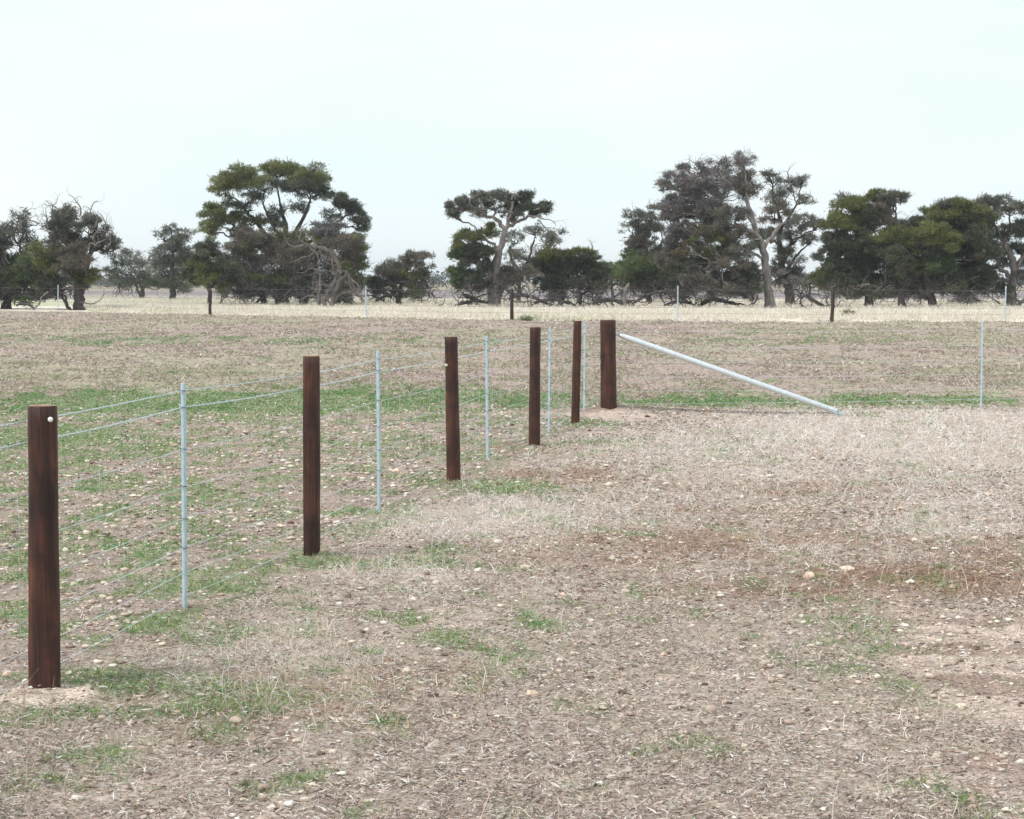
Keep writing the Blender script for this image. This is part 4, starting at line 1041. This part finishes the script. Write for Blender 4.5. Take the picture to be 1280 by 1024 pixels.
    tree('airy tree with open grey green sprays behind the right side of the pale trunk', 122,
         [([(990, 386), (986, 362), (978, 335), (974, 305), (976, 275), (968, 250)], [7, 5.6, 4.4, 3.2, 2.2, 1.4], 0), ([(975, 318), (990, 305), (1004, 295)], [2, 1.6, 1], 0), ([(975, 290), (990, 265), (998, 250)], [1.8, 1.4, .9], .3), ([(982, 340), (996, 318), (1010, 306)], [1.8, 1.4, .9], 0)],
         [(964, 222, 14, 9, 'grey', .7), (985, 230, 18, 11, 'grey', .6), (1002, 226, 10, 7, 'grey', .6), (975, 248, 22, 13, 'grey', .5), (1006, 250, 11, 8, 'grey', .7), (968, 268, 22, 14, 'brown', .9), (1002, 280, 22, 14, 'grey', .8), (1020, 282, 13, 9, 'grey', .7), (990, 296, 20, 9, 'grey', .6), (1012, 300, 14, 8, 'grey', .7), (985, 320, 20, 16, 'dark', .8), (990, 342, 20, 14, 'mauve', .9), (972, 345, 20, 14, 'dark', .9), (962, 296, 16, 12, 'grey', .7)],
         116, M_BARK, [(985, 225, .3, 1, 22, .8, 2), (966, 222, -.2, 1, 16, .8, 2), (1000, 245, .8, .6, 20, .8, 2), (984, 276, .9, .7, 26, 1.4, 2), (1010, 282, 1, .2, 20, .8, 2)], spray=5, leaf=.12, amount=.85, skirt=(965, 1010, 348, 378, 20))
    # right hand group
    tree('dark tree of stacked olive topped lobes, left one of the dense right hand group', 112,
         [([(1085, 383), (1086, 360), (1086, 335), (1082, 305)], [6, 5, 4, 2.6], 0), ([(1086, 340), (1066, 320), (1050, 305)], [3, 2.2, 1.4], 0), ([(1084, 330), (1110, 310), (1120, 290)], [3, 2.2, 1.4], .3)],
         [(1066, 262, 26, 13, 'olive', 1.3), (1094, 248, 16, 9, 'olive', 1.2), (1118, 250, 20, 11, 'grey', 1.0), (1050, 282, 24, 13, 'olive', 1.5), (1040, 298, 16, 9, 'dark', 1.2), (1070, 298, 22, 13, 'dark', 1.3), (1040, 320, 20, 12, 'dark', 1.2), (1056, 335, 26, 12, 'dark', 1.0), (1030, 345, 20, 13, 'olive', 1.2), (1050, 355, 30, 9, 'dark', 1.0), (1112, 276, 24, 12, 'brown', .8), (1085, 272, 18, 11, 'dark', .9), (1110, 295, 24, 12, 'olive', 1.2), (1100, 318, 30, 16, 'dark', 1.3), (1080, 345, 30, 16, 'dark', 1.3), (1115, 352, 26, 16, 'dark', 1.2), (1060, 362, 34, 9, 'dark', .6), (1100, 366, 30, 9, 'dark', .7), (1072, 322, 22, 14, 'dark', .9), (1092, 322, 36, 18, 'dark', 1.1), (1130, 300, 16, 22, 'dark', 1.0), (1060, 308, 24, 12, 'dark', 1.0), (1126, 335, 20, 22, 'dark', 1.0), (1094, 262, 20, 10, 'brown', .8), (1075, 285, 16, 10, 'olive', 1.0), (1056, 246, 10, 4, 'grey', .5)],
         117, M_BARK, [(1118, 290, -.5, .9, 36, 1.1, 3), (1124, 292, 0, 1, 34, 1.1, 3), (1130, 292, .4, 1, 34, 1.1, 3), (1134, 290, .8, .8, 30, 1.0, 3), (1060, 365, -.6, .1, 40, 1.0, 3), (1090, 366, .6, -.1, 50, 1.0, 3), (1042, 370, -.3, 1, 22, .9, 2)], deadbark=M_GREYBARK, stray=.07, puff=1.18, clump=1.1, leaf=.13, amount=1.35, skirt=(1025, 1130, 355, 380, 110))
    tree('densest tree with broad dark olive lobes, middle of the right hand group', 110,
         [([(1169, 389), (1164, 372), (1158, 350), (1155, 320), (1160, 295)], [6, 5, 4.4, 3.4, 2.4], 0), ([(1157, 335), (1185, 310), (1200, 290)], [3.2, 2.4, 1.5], .3), ([(1128, 384), (1126, 360), (1122, 340)], [5, 4, 3], .4)],
         [(1175, 268, 30, 10, 'olive', 1.4), (1205, 262, 22, 11, 'olive', 1.3), (1152, 282, 20, 10, 'dark', 1.0), (1165, 292, 30, 11, 'olive', 1.5), (1190, 304, 26, 13, 'olive', 1.3), (1210, 282, 28, 16, 'dark', 1.3), (1142, 304, 18, 16, 'olive', 1.3), (1170, 312, 30, 14, 'dark', 1.3), (1205, 318, 30, 16, 'dark', 1.3), (1150, 335, 26, 13, 'green', 1.5), (1175, 332, 24, 12, 'green', 1.3), (1195, 345, 30, 15, 'dark', 1.3), (1150, 354, 32, 13, 'dark', 1.3), (1130, 366, 26, 10, 'mauve', .5), (1150, 366, 20, 8, 'dark', .7), (1195, 362, 30, 8, 'dark', .6), (1222, 340, 22, 16, 'dark', 1.1), (1222, 296, 20, 14, 'dark', 1.1), (1182, 255, 14, 5, 'grey', .9), (1128, 330, 20, 20, 'dark', 1.2), (1190, 285, 40, 18, 'dark', 1.0), (1225, 270, 20, 12, 'olive', 1.0), (1160, 308, 30, 16, 'dark', 1.0), (1230, 318, 20, 18, 'dark', 1.0), (1228, 355, 22, 12, 'dark', .8)],
         118, M_BARK, [(1110, 368, .3, -.3, 30, .9, 3), (1140, 368, -.4, -.2, 30, .9, 3), (1200, 366, .8, .1, 44, 1.0, 3), (1215, 372, .8, 0, 26, .9, 3)], deadbark=M_DARKDEAD, stray=.07, puff=1.18, clump=1.1, leaf=.13, amount=1.35, skirt=(1120, 1240, 355, 380, 90))
    tree('rightmost tree, open grey crown on a stout pale forking trunk at the right edge', 112,
         [([(1264, 386), (1264, 366), (1268, 345), (1266, 325), (1256, 305), (1248, 290)], [7.5, 6, 5, 4, 3, 2], 0), ([(1262, 345), (1248, 335), (1232, 332), (1220, 334)], [3, 2.2, 1.5, .9], 0), ([(1268, 340), (1282, 315), (1290, 295)], [3.2, 2.4, 1.6], 0), ([(1266, 384), (1276, 377), (1290, 368)], [3.2, 2.6, 2.2], -.4), ([(1256, 305), (1262, 285), (1262, 270)], [2, 1.5, 1], 0), ([(1264, 352), (1246, 345), (1234, 340)], [2.2, 1.7, 1.2], .3)],
         [(1242, 252, 20, 9, 'grey', 1.1), (1262, 258, 18, 9, 'grey', .7), (1220, 258, 12, 8, 'rust', .5), (1240, 270, 20, 10, 'grey', .5), (1285, 262, 18, 10, 'grey', .7), (1282, 285, 20, 12, 'dark', 1.2), (1262, 290, 16, 10, 'dark', .7), (1240, 300, 20, 12, 'dark', .9), (1250, 322, 24, 12, 'grey', .7), (1232, 345, 20, 14, 'dark', 1.2), (1282, 318, 22, 14, 'dark', 1.0), (1300, 300, 20, 20, 'dark', 1.0), (1285, 345, 20, 12, 'grey', .8), (1246, 360, 20, 10, 'dark', .9)],
         119, M_GREYBARK, [(1256, 300, .4, 1, 30, 1.2, 2), (1250, 295, -.4, 1, 30, 1.1, 2), (1262, 290, .6, .8, 24, 1.0, 3), (1225, 335, -1, 0, 20, .9, 2), (1250, 380, -1, .4, 26, 1.1, 2)], skirt=(1235, 1290, 352, 376, 25))
    tree('dim green tree showing low behind the gap left of the right hand group', 190,
         [([(1012, 372), (1012, 360)], [2, 1.5], 0)], [(1012, 350, 16, 8, 'green', 1.3), (1026, 352, 16, 9, 'dark', 1.3)], 120, leaf=.24, name='bush', cat='bush')
    tree('pale grey leafless bush behind the leaning dark trunk of the densest tree', 124,
         [([(1200, 381), (1200, 376)], [1.4, 1], 0)], [(1200, 374, 16, 7, 'mauve', .7), (1218, 376, 12, 6, 'mauve', .6)], 121, M_GREYBARK, [(1200, 380, -.6, .6, 26, .7, 3), (1206, 380, .6, .7, 26, .7, 3), (1194, 380, -1, .4, 24, .7, 3)], name='bush', cat='bush')
    # low green shrub in the straw
    tree('small bright green shrub alone in the tall straw, right of the old timber post', 84,
         [([(1060, 399), (1060, 394)], [.8, .6], 0)], [(1060, 395, 5, 4.5, 'green', 2.2)], 122, leaf=.09, name='shrub', cat='shrub', twig=.5)
    PAL['green'] = PAL['green']
    tree('low dark green tuft of weeds at the foot of the old centre timber post', 79.2,
         [([(658, 401), (658, 399)], [.5, .4], 0)], [(660, 400, 7, 1.3, 'green', .9), (652, 400.5, 5, 1.0, 'grey', .8)], 123, leaf=.07, name='weeds', cat='weeds', twig=0)

def build_fallen():
    def fallen(label, Y, main, twigs, seed, mat, name='fallen_branch', cat='branch'):
        rg = np.random.default_rng(seed); s = mpp(Y)
        b = at(main[0][0][0][0], main[0][0][0][1], Y)
        root = empty(name, (b[0], Y, 0), label, cat)
        tb = Tubes(8)
        for pts, rad, dy in main:
            P = np.array([at(px, py, Y + dy * k / len(pts)) for k, (px, py) in enumerate(pts)])
            t = np.linspace(0, 1, len(P)); tt = np.linspace(0, 1, len(P) * 4)
            Q = np.stack([np.interp(tt, t, P[:, i]) for i in range(3)], 1); Q[1:-1] = (Q[:-2] + Q[1:-1] * 2 + Q[2:]) / 4
            Q[:, 2] = np.maximum(Q[:, 2], 0.02)
            tb.add(Q, np.interp(tt, t, np.array(rad) * s) * (1 + rg.normal(size=len(tt)) * 0.08))
        tb.build('limb', mat, root)
        if twigs:
            xs = [q for m_ in main for q in m_[0]]; tb = Tubes(4)
            for _ in range(26):
                q = xs[rg.integers(0, len(xs))]
                p = at(q[0] + rg.normal() * 7, min(q[1] + rg.uniform(-2, 5), 385), Y + rg.normal() * .6)
                curly(tb, p, (rg.choice([-1, 1]) * rg.uniform(.3, 1), rg.uniform(-.4, .4), rg.uniform(0, .8)), rg.uniform(14, 34) * s, rg.uniform(.45, .9) * s, 2, rg, 0.5)
            tag(tb.build('brushwood', mat, root), kind='stuff')
        for (px, py, dx, dz, L, r, dep) in twigs:
            tb = Tubes(5); curly(tb, at(px, py, Y), (dx, rg.uniform(-.3, .3), dz), L * s, r * s, dep, rg, 0.4)
            tb.build('side_branch', mat, root)
    fallen('short curved dark log lying in the straw near the left edge', 104, [([(20, 382), (24, 380), (30, 380), (36, 381), (42, 385)], [1.3, 1.5, 1.5, 1.5, 1.1], 0), ([(28, 380), (29, 377)], [1, .5], 0)], [], 201, M_DARKDEAD, 'log', 'log')
    fallen('tangle of dark fallen limbs at the left foot of the pale forked trunk', 112, [([(560, 385), (575, 380), (592, 376), (612, 379)], [1.2, 1.8, 2, 1.6], 0), ([(578, 368), (590, 374), (606, 377)], [1.4, 1.8, 1.2], .4), ([(590, 380), (586, 386)], [1.2, .7], 0)],
           [(575, 378, .6, .5, 36, 1.2, 3), (592, 376, .3, .8, 30, 1.2, 3), (600, 378, -.8, .4, 40, 1.2, 3), (598, 382, .9, 0, 40, 1.3, 3), (584, 372, -.9, .4, 26, 1.0, 2)], 202, M_DARKDEAD)
    fallen('wide tangle of curled dark limbs between the centre post and the round bush tree', 110, [([(636, 374), (650, 368), (668, 372), (684, 380), (700, 384)], [1.8, 2.2, 2, 1.6, 1.2], 0), ([(660, 384), (676, 376), (694, 374), (712, 380)], [1.2, 1.8, 1.8, 1.3], .5), ([(690, 386), (706, 376), (720, 382)], [1.2, 1.6, 1.1], 0)],
           [(650, 370, .5, .6, 44, 1.3, 3), (668, 372, .8, -.1, 44, 1.4, 3), (684, 378, -.6, .6, 40, 1.3, 3), (700, 380, .6, .6, 40, 1.3, 3), (712, 378, -.6, .5, 34, 1.2, 3), (640, 374, -.6, .5, 30, 1.2, 3), (720, 380, .8, .3, 30, 1.2, 3)], 203, M_DARKDEAD)
    fallen('heap of fallen branches with a hooked ring, under the low olive bush', 110, [([(735, 382), (750, 376), (765, 374), (782, 380), (798, 384)], [1.6, 2.6, 3, 2.2, 1.2], 0), ([(768, 384), (764, 378), (770, 374), (776, 380)], [1.2, 1.4, 1.2, .8], -.3), ([(750, 384), (744, 376), (752, 370)], [1.2, 1.5, 1], .4)],
           [(750, 374, -.6, .6, 36, 1.3, 3), (765, 374, .6, .6, 44, 1.3, 3), (782, 378, .8, .4, 40, 1.2, 3), (740, 380, -.9, .3, 34, 1.2, 3), (775, 376, .9, 0, 44, 1.3, 3)], 204, M_DARKDEAD)
    fallen('low arching tangle of dark limbs below the purple grey tree, left of its trunk', 112, [([(790, 380), (810, 368), (830, 364), (850, 372), (868, 382)], [1.3, 1.6, 1.7, 1.6, 1.2], 0), ([(876, 382), (888, 374), (904, 376), (924, 382)], [1.8, 2.8, 2.6, 1.5], .4), ([(830, 382), (846, 376), (864, 380)], [1.3, 1.8, 1.1], 0)],
           [(810, 368, .6, .5, 40, 1.2, 3), (830, 366, .8, -.2, 44, 1.2, 3), (850, 374, .7, .5, 40, 1.2, 3), (890, 374, -.7, .3, 40, 1.3, 3), (920, 380, .9, .4, 44, 1.3, 3), (865, 380, -.6, .6, 36, 1.1, 3), (940, 380, .8, .3, 34, 1.2, 3)], 205, M_DARKDEAD)
    fallen('pale bent snag standing up like a crooked finger from the fallen branches', 108, [([(781, 382), (781, 368), (783, 358), (787, 354), (784, 358)], [1.9, 1.7, 1.5, 1.2, .6], 0)], [], 206, M_GREYBARK, 'snag', 'dead stump')
    fallen('short pale snag in front of the dark round bush', 108, [([(663, 366), (660, 356), (656, 350), (656, 345)], [.8, 1.1, 1.2, .9], 0), ([(663, 384), (664, 372), (663, 366)], [1.4, 1.2, .9], 0)], [], 207, M_GREYBARK, 'snag', 'dead stump')
    fallen('dark arching dead limb curling up beside the old timber post on the right', 106, [([(1003, 384), (1000, 376), (1004, 370), (1010, 369), (1014, 374), (1024, 380), (1036, 385)], [1.3, 1.3, 1.5, 1.8, 2.2, 2.0, 1.2], 0), ([(1001, 372), (997, 370), (999, 366), (1006, 367)], [1, 1, 1, .8], 0)],
           [(1030, 383, .9, .6, 34, .9, 3), (1040, 384, .6, .9, 30, .9, 3), (1040, 384, 1, .1, 34, .8, 2), (1036, 383, -.3, 1, 24, .8, 2)], 208, M_DARKDEAD)

def build_distance():
    # a far wood along the horizon that reads as one mass
    rg = np.random.default_rng(501); VV = []; CC = []; tb = Tubes(4)
    X = -150.0
    while X < 170:
        Y = 520 + rg.uniform(-30, 60); w = rg.uniform(4, 10)
        px = 640 + X / Y * F
        h = rg.uniform(3.0, 5.6) * (0.8 + 0.5 * math.sin(X * 0.035 + 1.0))
        if 735 < px < 790: h = max(h, 6.2)
        h = max(h, 1.6)
        N = int(520 * w * h / 20); K = 14
        C = np.stack([X + rg.normal(size=K) * w * .4, Y + rg.normal(size=K) * w * .4, rg.uniform(.35, 1, K) * h], 1)
        P = C[rg.integers(0, K, N)] + rg.normal(size=(N, 3)) * np.array([1.1, 1.1, .5]); P[:, 2] = np.clip(P[:, 2], 0.1, None)
        u = rg.normal(size=(N, 3)); u /= np.linalg.norm(u, axis=1)[:, None]; v = np.cross(u, rg.normal(size=(N, 3))); v /= np.linalg.norm(v, axis=1)[:, None]
        VV.append(np.stack([P - u * .32, P + v * .2, P + u * .32, P - v * .2], 1).reshape(-1, 3))
        c = np.array([.075, .085, .055]) * rg.uniform(.7, 1.3); CC.append(np.repeat(np.clip(c * (1 + rg.normal(size=(N, 1)) * .15), .01, .3), 4, 0))
        X += rg.uniform(2.5, 6.5)
    V = np.concatenate(VV)
    o = mesh_obj('distant_woodland', V, np.arange(len(V)).reshape(-1, 4), M_LEAF, col=np.concatenate(CC))
    tag(o, 'far line of bluish trees along the horizon', 'woodland', kind='stuff')

build_near_fence()
build_far_fence()
build_trees()
build_fallen()
build_distance()
build_tall_grass()
build_paddock_stubble()
build_litter()
build_dry_grass()
build_green()
build_pebbles()
build_rocks()

# ------------------------------------------------------------------ air
def build_haze():
    x0, x1, y0, y1, z0, z1 = -400, 400, -70, 1400, -1.2, 16
    V = [(x, y, z) for x in (x0, x1) for y in (y0, y1) for z in (z0, z1)]
    Fc = [(0, 1, 3, 2), (4, 6, 7, 5), (0, 4, 5, 1), (2, 3, 7, 6), (0, 2, 6, 4), (1, 5, 7, 3)]
    m = bpy.data.materials.new('haze'); m.use_nodes = True; n = m.node_tree.nodes; l = m.node_tree.links
    n.clear(); out = n.new('ShaderNodeOutputMaterial'); v = n.new('ShaderNodeVolumePrincipled')
    v.inputs['Color'].default_value = (0.86, 0.92, 1.0, 1); v.inputs['Density'].default_value = 0.00032; v.inputs['Anisotropy'].default_value = 0.1
    l.new(v.outputs['Volume'], out.inputs['Volume'])
    o = mesh_obj('haze', V, Fc, m); tag(o, kind='stuff')
HAZE = True
if HAZE: build_haze()
